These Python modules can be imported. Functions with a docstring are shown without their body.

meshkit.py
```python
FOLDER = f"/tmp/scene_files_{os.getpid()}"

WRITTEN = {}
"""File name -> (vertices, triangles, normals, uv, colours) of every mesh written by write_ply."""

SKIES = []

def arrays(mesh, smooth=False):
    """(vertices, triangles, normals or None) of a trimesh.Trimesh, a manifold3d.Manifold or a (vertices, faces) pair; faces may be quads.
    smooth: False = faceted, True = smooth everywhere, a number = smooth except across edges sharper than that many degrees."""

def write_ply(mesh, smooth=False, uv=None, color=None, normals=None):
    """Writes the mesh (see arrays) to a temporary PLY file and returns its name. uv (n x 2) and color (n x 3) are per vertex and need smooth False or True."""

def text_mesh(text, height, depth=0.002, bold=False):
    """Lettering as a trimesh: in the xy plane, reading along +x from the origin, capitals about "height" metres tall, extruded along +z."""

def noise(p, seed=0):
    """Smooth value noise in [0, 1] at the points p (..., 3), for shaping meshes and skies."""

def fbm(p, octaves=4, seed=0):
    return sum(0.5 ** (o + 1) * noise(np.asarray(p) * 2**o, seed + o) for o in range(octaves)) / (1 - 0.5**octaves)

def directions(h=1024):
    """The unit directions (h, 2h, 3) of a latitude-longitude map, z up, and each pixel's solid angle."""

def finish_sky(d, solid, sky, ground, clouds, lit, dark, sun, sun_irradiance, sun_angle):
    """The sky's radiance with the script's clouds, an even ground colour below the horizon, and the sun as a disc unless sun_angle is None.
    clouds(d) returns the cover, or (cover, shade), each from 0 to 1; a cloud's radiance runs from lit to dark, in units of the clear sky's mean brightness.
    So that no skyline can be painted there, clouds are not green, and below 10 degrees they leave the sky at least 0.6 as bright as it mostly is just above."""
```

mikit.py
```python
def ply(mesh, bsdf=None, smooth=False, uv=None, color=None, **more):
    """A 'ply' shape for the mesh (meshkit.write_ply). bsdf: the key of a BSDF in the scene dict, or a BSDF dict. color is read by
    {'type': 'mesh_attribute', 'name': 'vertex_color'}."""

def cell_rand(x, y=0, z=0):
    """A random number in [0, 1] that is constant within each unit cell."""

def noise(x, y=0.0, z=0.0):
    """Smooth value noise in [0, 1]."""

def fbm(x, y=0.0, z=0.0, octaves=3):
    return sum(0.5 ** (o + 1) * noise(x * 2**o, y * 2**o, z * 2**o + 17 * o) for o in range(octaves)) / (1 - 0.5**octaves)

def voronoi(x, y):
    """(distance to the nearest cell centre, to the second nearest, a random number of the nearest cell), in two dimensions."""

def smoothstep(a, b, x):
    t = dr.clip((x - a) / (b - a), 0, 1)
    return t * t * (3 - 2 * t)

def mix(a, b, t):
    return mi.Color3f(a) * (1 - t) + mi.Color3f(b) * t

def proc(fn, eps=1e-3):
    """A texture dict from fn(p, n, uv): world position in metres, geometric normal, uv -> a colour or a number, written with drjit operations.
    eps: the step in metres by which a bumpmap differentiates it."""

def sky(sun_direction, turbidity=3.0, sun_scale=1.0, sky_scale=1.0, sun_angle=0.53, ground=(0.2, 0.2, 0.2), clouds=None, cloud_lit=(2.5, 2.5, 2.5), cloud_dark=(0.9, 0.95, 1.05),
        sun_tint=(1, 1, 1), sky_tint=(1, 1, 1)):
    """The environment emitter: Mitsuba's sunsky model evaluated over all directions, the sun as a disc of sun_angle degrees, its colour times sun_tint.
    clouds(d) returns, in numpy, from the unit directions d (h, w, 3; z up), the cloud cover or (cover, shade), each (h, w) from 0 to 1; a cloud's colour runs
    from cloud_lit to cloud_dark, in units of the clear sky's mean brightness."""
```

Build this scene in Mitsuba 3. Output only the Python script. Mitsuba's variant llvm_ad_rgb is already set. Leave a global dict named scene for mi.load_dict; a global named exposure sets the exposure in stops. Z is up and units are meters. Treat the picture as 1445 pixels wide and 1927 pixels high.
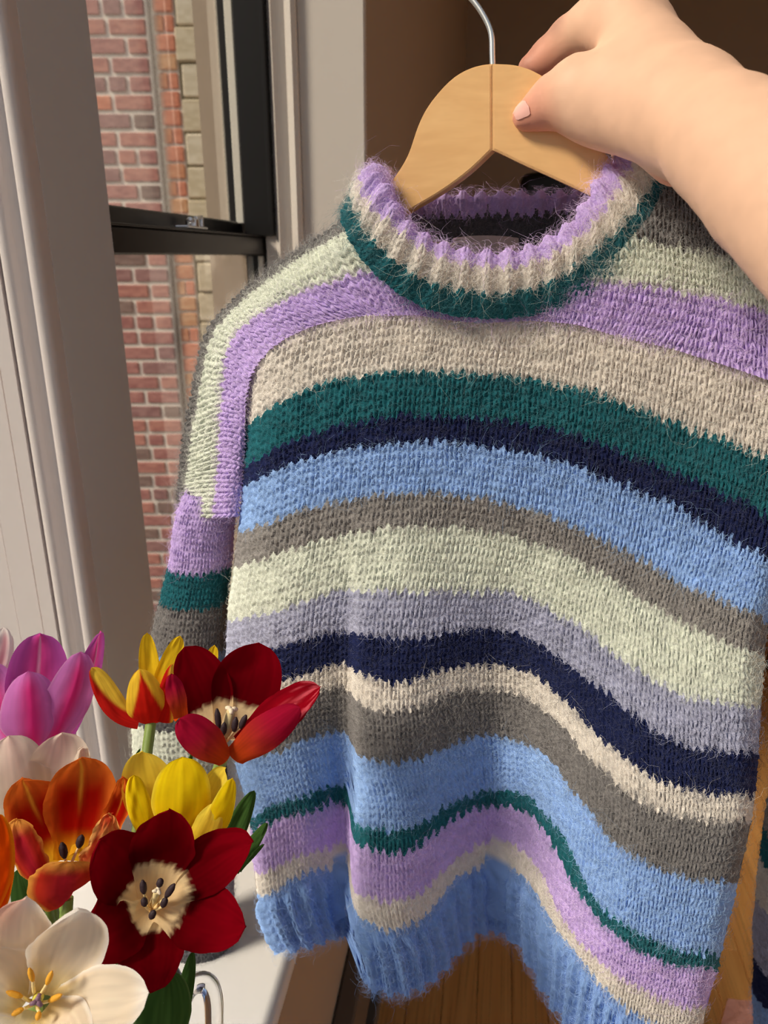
import math
import numpy as np, trimesh, mitsuba as mi, mikit, meshkit
import manifold3d as m3
from shapely.geometry import Polygon, Point
from shapely import contains_xy
from scipy.sparse import coo_matrix
from scipy.sparse.csgraph import connected_components
from scipy.interpolate import PchipInterpolator, CubicSpline
import drjit as dr

T = mi.ScalarTransform4f
rng = np.random.default_rng(7)

# ------------------------------------------------------------------ camera, sky, exposure
W, H, F = 1445, 1927, 1400.0
PITCH, YAW, ZC = math.radians(19.0), math.radians(8.4), 1.45
CAM = np.array([0.0, 0.0, ZC])
RIGHT = np.array([math.cos(YAW), math.sin(YAW), 0.0])
FWDH = np.array([-math.sin(YAW), math.cos(YAW), 0.0])          # horizontal forward
FWD = FWDH * math.cos(PITCH) - np.array([0, 0, 1.0]) * math.sin(PITCH)
DOWN = -FWDH * math.sin(PITCH) - np.array([0, 0, 1.0]) * math.cos(PITCH)
exposure = 1.05
SUN = np.array([-0.64, -0.45, 0.66])
scene, labels = {}, {}
scene['camera'] = {'type': 'thinlens', 'to_world': T().look_at(origin=CAM.tolist(), target=(CAM + FWD).tolist(), up=[0, 0, 1]),
                   'fov': math.degrees(2 * math.atan(W / 2 / F)), 'fov_axis': 'x', 'aperture_radius': 0.0011, 'focus_distance': 0.46,
                   'near_clip': 0.02, 'far_clip': 200.0}
scene['sky'] = mikit.sky(SUN, turbidity=4.0, sun_scale=1.5, sky_scale=1.0, sun_angle=13.0, ground=(0.25, 0.24, 0.22),
                         clouds=lambda d: np.full(d.shape[:2], 0.75), cloud_lit=(1.42, 1.52, 1.66), cloud_dark=(1.2, 1.2, 1.2), sun_tint=(0.86, 0.94, 1.04))


# ------------------------------------------------------------------ helpers
def lin(c):
    c = np.asarray(c, float) / 255.0
    return np.where(c <= 0.04045, c / 12.92, ((c + 0.055) / 1.055) ** 2.4)


def C3(c):
    return mi.Color3f([float(x) for x in lin(c)])


def ray(px, py):
    px, py = np.asarray(px, float), np.asarray(py, float)
    return FWD + ((px - W / 2) / F)[..., None] * RIGHT + ((py - H / 2) / F)[..., None] * DOWN


def P(px, py, d):
    """the point seen at a pixel of the photograph at depth d along the view axis"""
    return CAM + ray(px, py) * np.asarray(d, float)[..., None]


def PH(px, py, h):
    """the point seen at a pixel at horizontal forward distance h"""
    r = ray(px, py)
    return CAM + r * (np.asarray(h, float) / (r @ FWDH))[..., None]


def on(px, py, axis, value):
    r = ray(px, py)
    return CAM + r * ((value - CAM[axis]) / r[axis])


def numbered(name):
    if name not in taken:
        taken.add(name)
        return name
    k = 1
    while f'{name}_{k:03d}' in taken:
        k += 1
    taken.add(f'{name}_{k:03d}')
    return f'{name}_{k:03d}'


taken = set()


def rgb(c):
    return {'type': 'rgb', 'value': [float(x) for x in lin(c)]}


def bsdf(name, d, two=True):
    scene[name] = {'type': 'twosided', 'b': d} if two else d
    return name


def plain(name, c, rough=0.6, spec=0.4):
    return bsdf(name, {'type': 'principled', 'base_color': rgb(c) if isinstance(c, tuple) else c, 'roughness': rough, 'specular': spec})


def obj(name, mesh, mat, parent=None, smooth=False, label=None, cat=None, group=None, kind=None, color=None, **more):
    key = numbered((parent + '__' if parent else '') + name)
    scene[key] = mesh if isinstance(mesh, dict) else mikit.ply(mesh, mat, smooth=smooth, color=color, **more)
    tag(key, label, cat, group, kind)
    return key


def thing(name, label=None, cat=None, group=None, kind=None):
    key = numbered(name)
    tag(key, label, cat, group, kind)
    return key


def tag(key, label=None, cat=None, group=None, kind=None):
    d = {k: v for k, v in (('label', label), ('category', cat), ('group', group), ('kind', kind)) if v}
    if d:
        labels[key] = d


def box(x0, x1, y0, y1, z0, z1, ch=0.0):
    """a box, its edges chamfered by ch"""
    if ch <= 0:
        m = trimesh.creation.box((x1 - x0, y1 - y0, z1 - z0))
        m.apply_translation(((x0 + x1) / 2, (y0 + y1) / 2, (z0 + z1) / 2))
        return m
    pts = []
    for sx in (0, 1):
        for sy in (0, 1):
            for sz in (0, 1):
                c = [(x0, x1)[sx], (y0, y1)[sy], (z0, z1)[sz]]
                for a in range(3):
                    q = list(c)
                    for b in range(3):
                        if b != a:
                            q[b] += ch * (1 - 2 * (sx, sy, sz)[b])
                    pts.append(q)
    return trimesh.convex.convex_hull(np.array(pts))


def prism(poly_xy, z0, z1):
    m = trimesh.creation.extrude_polygon(Polygon(poly_xy), z1 - z0, engine='earcut')
    m.apply_translation((0, 0, z0))
    return m


def along_y(poly_xz, y0, y1):
    m = trimesh.creation.extrude_polygon(Polygon(poly_xz), y1 - y0, engine='earcut')
    v = m.vertices.copy()
    m.vertices = np.stack([v[:, 0], y1 - v[:, 2], v[:, 1]], 1)
    return m


def smooth_path(pts, n):
    pts = np.asarray(pts, float)
    t = np.r_[0, np.cumsum(np.linalg.norm(np.diff(pts, axis=0), axis=1))]
    t /= t[-1]
    return CubicSpline(t, pts)(np.linspace(0, 1, n)) if len(pts) > 2 else pts[0] + np.linspace(0, 1, n)[:, None] * (pts[1] - pts[0])


def tube(pts, radii, sides=12, n=None, caps=True):
    p = smooth_path(pts, n) if n else np.asarray(pts, float)
    r = np.interp(np.linspace(0, 1, len(p)), np.linspace(0, 1, len(np.atleast_1d(radii))), np.atleast_1d(radii))
    t = np.gradient(p, axis=0)
    t /= np.linalg.norm(t, axis=1, keepdims=True)
    a = np.zeros_like(p)
    ref = np.array([0.31, 0.86, 0.4])
    for i in range(len(p)):
        ref = ref - t[i] * (ref @ t[i])
        ref /= np.linalg.norm(ref)
        a[i] = ref
    b = np.cross(t, a)
    g = np.arange(sides) * 2 * np.pi / sides
    v = p[:, None] + r[:, None, None] * (np.cos(g)[None, :, None] * a[:, None] + np.sin(g)[None, :, None] * b[:, None])
    v = v.reshape(-1, 3)
    i, j = np.meshgrid(np.arange(len(p) - 1), np.arange(sides), indexing='ij')
    q = np.stack([i * sides + j, i * sides + (j + 1) % sides, (i + 1) * sides + (j + 1) % sides, (i + 1) * sides + j], -1).reshape(-1, 4)
    f = np.vstack([q[:, [0, 1, 2]], q[:, [0, 2, 3]]])
    if caps:
        n0 = len(v)
        v = np.vstack([v, p[:1] - t[:1] * r[0] * 0.4, p[-1:] + t[-1:] * r[-1] * 0.4])
        k = np.arange(sides)
        last = (len(p) - 1) * sides
        f = np.vstack([f, np.stack([(k + 1) % sides, k, np.full(sides, n0)], 1), np.stack([last + k, last + (k + 1) % sides, np.full(sides, n0 + 1)], 1)])
    return trimesh.Trimesh(v, f, process=False)


def grid_faces(nu, nv, closed_u=False):
    i, j = np.meshgrid(np.arange(nv - 1), np.arange(nu if closed_u else nu - 1), indexing='ij')
    j2 = (j + 1) % nu
    q = np.stack([i * nu + j, i * nu + j2, (i + 1) * nu + j2, (i + 1) * nu + j], -1).reshape(-1, 4)
    return q


def grid_normals(X, closed_u=False):
    if closed_u:
        Xp = np.concatenate([X[:, -1:], X, X[:, :1]], 1)
        du = (Xp[:, 2:] - Xp[:, :-2])
    else:
        du = np.gradient(X, axis=1)
    dv = np.gradient(X, axis=0)
    n = np.cross(du, dv)
    return n / (np.linalg.norm(n, axis=-1, keepdims=True) + 1e-12)


def sstep(a, b, x):
    t = np.clip((x - a) / (b - a), 0, 1)
    return t * t * (3 - 2 * t)


# ------------------------------------------------------------------ materials of the room
plain('paint_pale', (206, 198, 190), 0.45)
plain('paint_dark', (178, 158, 138), 0.55)
plain('paint_ceiling', (150, 140, 130), 0.7)
plain('stool_paint', (232, 230, 228), 0.22)
plain('sash_black', (26, 24, 23), 0.35)
plain('steel_band', (178, 200, 236), 0.5)
plain('strip_pale', (214, 208, 196), 0.5)
plain('black_matte', (16, 15, 15), 0.5)
bsdf('chrome', {'type': 'roughconductor', 'material': 'Al', 'alpha': 0.12})
bsdf('hook_wire', {'type': 'roughconductor', 'material': 'Ag', 'alpha': 0.22})
scene['pane_glass'] = {'type': 'thindielectric', 'int_ior': 1.5}
scene['jug_glass'] = {'type': 'dielectric', 'int_ior': 1.5}
scene['water'] = {'type': 'dielectric', 'int_ior': 1.33}

XI = -0.207       # room face of the wall under the window
XE = -0.166       # front edge of the window stool
XG = -0.375       # pane of the upper sash
ZS = 0.81         # top of the stool
Y0, Y1, YF = 0.70, 1.20, 4.1

# ------------------------------------------------------------------ the setting
def plank_color(seed):
    def fn(p, n, uv):
        g = mikit.fbm(p.x * 90 + seed * 7.3, p.y * 3.0, seed * 3.1, 4)
        r = mikit.noise(p.x * 420 + 11 * mikit.noise(p.y * 2 + seed, p.x * 8), p.y * 5, seed)
        a = mikit.mix(C3((214, 144, 76)), C3((244, 186, 112)), g)
        return mikit.mix(a, a * 0.72, mikit.smoothstep(0.55, 0.95, r))
    return fn


for k in range(4):
    bsdf(f'plank_wood_{k}', {'type': 'principled', 'base_color': mikit.proc(plank_color(k + 1)), 'roughness': 0.35, 'specular': 0.4})
obj('floor', box(-0.6, 3.6, -2.2, 4.3, -0.08, -0.012), 'black_matte', label='warm brown wooden plank floor', kind='structure')
pw = 0.071
nplank = 0
for i in range(36):
    x0 = XI + 0.02 + i * pw
    cuts = [-1.0 + rng.uniform(-0.5, 0.3), rng.uniform(0.3, 1.4), rng.uniform(1.9, 2.9), 4.1]
    for j in range(3):
        obj('plank', box(x0, x0 + pw - 0.0012, cuts[j], cuts[j + 1] - 0.0012, -0.014, 0.0 - 0.0006 * rng.random(), 0.0012), f'plank_wood_{rng.integers(4)}', 'floor')
        nplank += 1
obj('wall_right', box(3.0, 3.1, 0.2, 4.2, 0, 2.7), 'paint_dark', label='dark brown side wall of the room', kind='structure')
obj('wall_far', box(-0.3, 3.1, YF, YF + 0.1, 0, 2.7), 'paint_dark', label='dark brown wall at the far end of the room', kind='structure')
obj('ceiling', box(-0.6, 3.1, 0.25, 4.2, 2.7, 2.8), 'paint_ceiling', label='plain ceiling of the room', kind='structure')
# the window wall: its part beyond the window, and the part under the stool
obj('wall_left', box(-0.46, XI, Y1 + 0.006, YF, 0, 2.7), 'paint_dark', label='dark brown wall beyond the window reveal', kind='structure')
obj('wall_below_window', box(-0.46, XI, -1.6, Y1 + 0.004, 0.0, ZS - 0.03), 'paint_dark', label='brown wall panel under the white window stool', kind='structure')
# window stool: a rounded board
r = 0.012
prof = [(-0.46, ZS - 0.03), (XE - r, ZS - 0.03)] + [(XE - r + r * math.sin(a), ZS - 0.015 - 0.015 * math.cos(a)) for a in np.linspace(0, math.pi, 9)] + [(-0.46, ZS)]
stool = obj('trim_1', along_y(prof, -1.6, Y1 + 0.003), 'stool_paint', smooth=40, label='glossy white window stool under the tulips', kind='structure')
obj('apron', along_y([(XI + 0.001, ZS - 0.03), (XI + 0.018, ZS - 0.03), (XI + 0.018, ZS - 0.05), (XI + 0.012, ZS - 0.06), (XI + 0.010, ZS - 0.085), (XI + 0.001, ZS - 0.09)], -1.6, Y1 + 0.003), 'paint_pale', stool)
# heater along the foot of the wall
h = thing('baseboard_heater', 'brown baseboard heater with a dark slot along the foot of the wall under the window', 'heater')
obj('cover', box(XI + 0.001, XI + 0.035, 0.2, 2.6, 0.155, 0.30, 0.004), plain('heater_paint', (104, 92, 82), 0.4), h)
obj('slot_back', box(XI + 0.001, XI + 0.006, 0.2, 2.6, 0.045, 0.155), 'black_matte', h)
obj('foot_rail', box(XI + 0.001, XI + 0.038, 0.2, 2.6, 0.0, 0.045, 0.003), 'heater_paint', h)
# far reveal of the window and its casing
obj('trim_2', box(-0.30, XI + 0.004, Y1 - 0.012, Y1 + 0.004, ZS, 2.7, 0.002), 'paint_pale', label='pale grey painted board at the far side of the window', kind='structure')
cas = [(-0.30, Y1 + 0.003), (-0.30, Y1 - 0.022), (-0.305, Y1 - 0.027), (-0.312, Y1 - 0.022), (-0.318, Y1 - 0.014), (-0.328, Y1 - 0.02), (-0.334, Y1 - 0.026), (-0.340, Y1 - 0.02), (-0.344, Y1 - 0.012), (-0.36, Y1 - 0.012), (-0.36, Y1 + 0.003)]
obj('trim_3', prism(cas, ZS, 2.7), 'paint_pale', smooth=35, label='grey moulded window casing beside the black window frame', kind='structure')
# near pier: fluted casing that faces the camera, plain side towards the room
xs, yc = -0.385, 0.629
def flute(s):                      # depth of the casing's profile at s metres from its corner
    b = lambda a, c, h: h * math.sqrt(max(0.0, 1 - ((s - (a + c) / 2) / ((c - a) / 2)) ** 2)) if a < s < c else 0.0
    d = b(0.0, 0.014, 0.008) + b(0.0255, 0.0385, 0.007) + (0.006 if 0.0395 <= s <= 0.0535 else 0.0) + (0.004 if 0.056 < s <= 0.082 else 0.0) + (0.002 if 0.084 < s else 0.0)
    if 0.014 <= s <= 0.0255:
        d -= 0.004 * math.sin(math.pi * (s - 0.014) / 0.0115)
    return d
ss = np.unique(np.r_[np.linspace(0, 0.014, 12), np.linspace(0.014, 0.0255, 9), np.linspace(0.0255, 0.0385, 11), 0.0394, 0.0396, 0.0534, 0.0536, 0.055, 0.0561, 0.0819, 0.083, 0.0841, 0.17])
pier = [(xs - s, yc - flute(s) - 0.008) for s in ss]
pier = [(xs, yc - 0.008)] + pier[1:] + [(xs - 0.17, yc + 0.06), (xs, yc + 0.06)]
pk = obj('trim_4', prism(pier, 0.0, 2.7), plain('casing_paint', (206, 197, 194), 0.3), smooth=35, label='fluted pale window casing at the left edge', kind='structure')
obj('wall_pier', prism([(-0.56, yc + 0.004), (xs + 0.0005, yc + 0.004), (-0.3605, Y0 - 0.002), (-0.3615, Y0), (-0.56, Y0)], ZS, 2.7), plain('pier_paint', (186, 181, 178), 0.5), label='plain taupe side of the pier between fluted casing and window', kind='structure')
# ---- the window
win = thing('window_1', 'black framed double-hung sash window beside the sweater', kind='structure')
ztop = 2.45
def sash(parent, x, yl, yr, z0, z1, wl, wr, wb, wt, th=0.03):
    obj('stile', box(x - th / 2, x + th / 2, yl, yl + wl, z0, z1, 0.002), 'sash_black', parent)
    obj('stile', box(x - th / 2, x + th / 2, yr - wr, yr, z0, z1, 0.002), 'sash_black', parent)
    obj('rail', box(x - th / 2, x + th / 2, yl + wl, yr - wr, z0, z0 + wb, 0.002), 'sash_black', parent)
    obj('rail', box(x - th / 2, x + th / 2, yl + wl, yr - wr, z1 - wt, z1, 0.002), 'sash_black', parent)
    return obj('pane', box(x - 0.002, x + 0.002, yl + wl - 0.004, yr - wr + 0.004, z0 + wb - 0.004, z1 - wt + 0.004), 'pane_glass', parent)
up, lo = win + '__upper_sash', win + '__lower_sash'
sash(up, -0.412, Y0 - 0.008, Y1 + 0.004, 1.466, ztop, 0.012, 0.008, 0.034, 0.04, 0.02)
pn = scene.pop(up + '__pane'); scene[up + '__pane'] = mikit.ply(trimesh.Trimesh([[-0.412, Y0, 1.49], [-0.412, Y1 - 0.003, 1.49], [-0.412, Y1 - 0.003, 2.42], [-0.412, Y0, 2.42]], [[0, 1, 2], [0, 2, 3]], process=False), 'pane_glass')
sash(lo, -0.381, Y0 - 0.008, Y1 + 0.004, ZS + 0.002, 1.477, 0.012, 0.006, 0.05, 0.026, 0.034)
scene.pop(lo + '__pane'); scene[lo + '__pane'] = mikit.ply(trimesh.Trimesh([[-0.381, Y0, 0.85], [-0.381, Y1 - 0.01, 0.85], [-0.381, Y1 - 0.01, 1.46], [-0.381, Y0, 1.46]], [[0, 1, 2], [0, 2, 3]], process=False), 'pane_glass')
for y_, k in ((Y1 - 0.062, 'jamb'), ):
    obj(k, box(-0.392, -0.347, Y1 - 0.02, Y1 + 0.004, 1.478, ztop, 0.002), 'sash_black', win)
    obj('stop', box(-0.349, -0.343, Y1 - 0.03, Y1 + 0.004, 1.479, ztop, 0.001), 'sash_black', win)
obj('ledge', box(-0.398, -0.364, Y0 - 0.006, Y1 + 0.012, 1.4775, 1.4805, 0.001), 'sash_black', win)
obj('glazing_strip', box(-0.405, -0.393, Y1 - 0.016, Y1 + 0.003, 1.497, ztop, 0.001), 'strip_pale', win)
obj('glazing_strip', box(-0.376, -0.368, Y1 - 0.008, Y1 + 0.003, ZS + 0.05, 1.45, 0.001), 'strip_pale', win)
lk = win + '__sash_lock'
c = on(360, 410, 0, -0.378)
obj('lock_base', box(-0.386, -0.368, c[1] - 0.035, c[1] + 0.028, 1.4806, 1.4846, 0.0015), 'chrome', lk)
obj('cam', trimesh.util.concatenate([tube([(-0.377, c[1], 1.484), (-0.377, c[1], 1.492)], [0.009, 0.008], 20), tube([(-0.377, c[1], 1.490), (-0.368, c[1] - 0.03, 1.491)], [0.004, 0.003], 12)]), 'chrome', lk, smooth=40)
obj('keeper', tube([(-0.384, c[1] + 0.030, 1.482), (-0.384, c[1] + 0.030, 1.495), (-0.384, c[1] + 0.046, 1.497), (-0.384, c[1] + 0.046, 1.482)], 0.0035, 10), 'chrome', lk, smooth=40)
# outside: steel band of the window's outer reveal and a pale outer sill
obj('trim_5', box(-0.466, -0.41, Y1 + 0.02, Y1 + 0.08, 0.6, 2.7, 0.003), 'steel_band', label='grey metal band outside the window', kind='structure')
obj('trim_6', box(-0.60, -0.392, Y0 - 0.1, Y1 + 0.02, ZS - 0.06, ZS - 0.002, 0.004), plain('outer_sill', (235, 234, 230), 0.5), label='white outer window sill', kind='structure')

# ------------------------------------------------------------------ houses across the light well
HB = 3.45
def brick_bsdf(name, c1, c2, seed):
    def fn(p, n, uv):
        g = mikit.fbm(p.x * 34 + seed, p.y * 34, p.z * 60, 4)
        return mikit.mix(C3(c1), C3(c2), mikit.smoothstep(0.25, 0.75, g))
    return bsdf(name, {'type': 'diffuse', 'reflectance': mikit.proc(fn)})
for k, (a, b) in enumerate((((164, 112, 110), (190, 138, 132)), ((174, 118, 112), (200, 144, 132)), ((150, 112, 112), (174, 136, 134)), ((206, 132, 108), (224, 152, 126)), ((132, 110, 106), (154, 132, 126)))):
    brick_bsdf(f'brick_{k}', a, b, k * 9.1)
brick_bsdf('edge_brick_0', (196, 128, 96), (214, 156, 122), 3.3)
brick_bsdf('edge_brick_1', (204, 150, 112), (222, 178, 142), 5.3)
brick_bsdf('stone_0', (218, 206, 182), (234, 224, 204), 8.3)
brick_bsdf('stone_1', (210, 196, 168), (228, 216, 192), 1.3)
brick_bsdf('mortar', (230, 222, 214), (242, 236, 228), 2.2)
lat = lambda px, y=490: float((PH(px, y, HB) - CAM) @ RIGHT)
TB = np.eye(4); TB[:3, 0], TB[:3, 1], TB[:3, 2], TB[:3, 3] = RIGHT, FWDH, [0, 0, 1], CAM * [1, 1, 0] + FWDH * HB
def placed(m):
    m = m.copy(); m.apply_transform(TB); return m
a0, a1, a2, a3, a4 = lat(316), lat(325), lat(328), lat(362), lat(366)
bl = thing('brick_building', 'red brick building with pale mortar joints seen through the window', 'building')
obj('mortar', placed(box(a0 - 1.3, a0, 0.0, 0.3, -1.5, 4.2)), 'mortar', bl)
course, bz0 = 0.0677, -0.62
nb = 0
for i in range(64):
    z = bz0 + i * course
    x = a0 - 0.006
    k = 0
    first = 0.165 if i % 2 else 0.095
    while x > a0 - 0.62 and nb < 298:
        L = (first if k == 0 else 0.165) + rng.uniform(-0.006, 0.006)
        if rng.random() < 0.12 and k:
            L = 0.085
        mat = f'brick_{rng.choice(5, p=[.42, .26, .20, .04, .08])}'
        obj('brick', placed(box(x - L + 0.017, x, -0.006 - rng.uniform(0, 0.003), 0.05, z, z + course - 0.0165 + rng.uniform(-.001, .001), 0.003)), mat, bl)
        nb += 1
        x -= L
        k += 1
obj('downpipe', placed(tube([((a0 + a1) / 2, -0.012, -1.2), ((a0 + a1) / 2, -0.012, 4.2)], 0.009, 12)), plain('pipe_grey', (120, 112, 108), 0.5), bl, smooth=40)
eb = thing('corner_pier', 'orange-buff worn brick pier between the red bricks and the yellow stones', 'pier')
obj('mortar', placed(box(a1, a3 + 0.005, 0.004, 0.3, -1.5, 4.2)), 'mortar', eb)
for i in range(64):
    z = bz0 + i * course + 0.01
    w = a3 - a2
    if i % 3 == 1:
        obj('brick', placed(box(a2, a2 + w * 0.48, -0.004, 0.05, z, z + course - 0.011, 0.004)), f'edge_brick_{rng.integers(2)}', eb)
        obj('brick', placed(box(a2 + w * 0.53, a3, -0.002, 0.05, z, z + course - 0.011, 0.004)), 'brick_3', eb)
    else:
        obj('brick', placed(box(a2, a3, -0.004 - rng.uniform(0, 0.003), 0.05, z, z + course - 0.011, 0.004)), ('edge_brick_0', 'edge_brick_1', 'brick_3')[rng.choice(3, p=[.45, .35, .2])], eb)
st = thing('stone_wall', 'yellowish stone block wall beside the orange brick pier', 'wall')
obj('mortar', placed(box(a4 - 0.004, a4 + 0.55, 0.012, 0.3, -1.5, 4.2)), plain('stone_joint', (150, 140, 116), 0.8), st)
for i in range(34):
    z = bz0 + i * 0.128
    x = a4 + rng.uniform(-0.012, 0.012)
    for L in (0.24, 0.29):
        obj('stone', placed(box(x, x + L - 0.006, rng.uniform(-0.008, 0.002), 0.06, z, z + 0.120, 0.006)), f'stone_{rng.integers(2)}', st)
        x += L

# ------------------------------------------------------------------ far things in the room
bench = thing('low_bench', 'low dark bench with a pale edge by the right edge of the photo', 'bench')
bx, by = 1.02, 2.35
obj('seat', box(bx, bx + 0.9, by, by + 0.3, 0.20, 0.235, 0.006), plain('pale_wood', (214, 178, 128), 0.5), bench)
for dx_ in (0.03, 0.82):
    for dy_ in (0.03, 0.22):
        obj('leg', box(bx + dx_, bx + dx_ + 0.05, by + dy_, by + dy_ + 0.05, 0.0, 0.20, 0.004), 'black_matte', bench)
chair = thing('black_chair', 'black chair whose backrest shows through the neck opening of the sweater', 'chair')
c0 = P(1040, 345, 2.3); cz = c0[2]
back = m3.Manifold.batch_hull([m3.Manifold.sphere(0.03, 20).translate((float(x), float(y), float(z))) for x, y, z in ((c0[0] - .11, c0[1], cz - .30), (c0[0] + .11, c0[1], cz - .30), (c0[0] - .07, c0[1], cz + .0), (c0[0] + .09, c0[1], cz + .02))])
obj('backrest', back, 'black_matte', chair, smooth=40)
zs = cz - 0.62
obj('seat', box(c0[0] - .2, c0[0] + .2, c0[1] - .36, c0[1] + .02, zs - .05, zs, 0.015), 'black_matte', chair)
for sx in (-1, 1):
    obj('back_post', tube([(c0[0] + sx * .09, c0[1], zs - .02), (c0[0] + sx * .09, c0[1], cz - .28)], 0.012, 10), 'black_matte', chair, smooth=40)
    for yy in (-.34, 0.0):
        obj('leg', tube([(c0[0] + sx * .18, c0[1] + yy, 0.0), (c0[0] + sx * .17, c0[1] + yy * .96, zs - .04)], 0.014, 10), 'black_matte', chair, smooth=40)
g = np.linspace(0, 1, 25)
U, V_ = np.meshgrid(g, g)
o, e1, e2 = on(1368, 1886, 2, 0.0), on(1424, 1890, 2, 0.0), on(1352, 1945, 2, 0.0)
X = o + U[..., None] * (e1 - o) * 1.0 + V_[..., None] * (e2 - o)
X[..., 2] = 0.006 + 0.008 * meshkit.fbm(np.stack([U * 4, V_ * 4, U * 0], -1), 3, 5)
top = X.reshape(-1, 3); bot = top - [0, 0, 0.004]
q = grid_faces(25, 25)
rim = np.r_[np.arange(25), np.arange(1, 25) * 25 + 24, 24 * 25 + np.arange(23, -1, -1), np.arange(23, 0, -1) * 25]
rq = np.stack([rim, np.roll(rim, -1), np.roll(rim, -1) + 625, rim + 625], 1)
obj('pink_cloth', (np.vstack([top, bot]), np.vstack([q, q[:, ::-1] + 625, rq[:, ::-1]])), plain('pink_cotton', (222, 158, 140), 0.8), smooth=40, label='pale pink folded cloth lying on the wooden floor', cat='cloth')

# ------------------------------------------------------------------ the sweater
YARN = {'beige': (206, 199, 191), 'teal': (32, 94, 104), 'navy': (28, 35, 72), 'light_blue': (136, 168, 218), 'grey': (133, 129, 127), 'sage': (202, 207, 194),
        'lavender_grey': (156, 158, 180), 'dark_grey': (114, 111, 111), 'lilac': (188, 165, 218), 'hem_blue': (124, 156, 208), 'charcoal': (84, 83, 86)}
SAY = {'beige': 'pale beige', 'teal': 'dark teal', 'navy': 'navy blue', 'light_blue': 'light blue', 'grey': 'brownish grey', 'sage': 'pale sage', 'lavender_grey': 'lavender grey',
       'dark_grey': 'dark grey', 'lilac': 'lilac', 'hem_blue': 'light blue', 'charcoal': 'charcoal'}
bsdf('yarn', {'type': 'principled', 'base_color': {'type': 'mesh_attribute', 'name': 'vertex_color'}, 'roughness': 0.9, 'specular': 0.1, 'sheen': 0.6, 'sheen_tint': 0.7})
SW = thing('striped_sweater', 'fuzzy striped knitted sweater hanging on a wooden hanger held by a hand', 'sweater')
fuzz_seeds = {}

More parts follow.
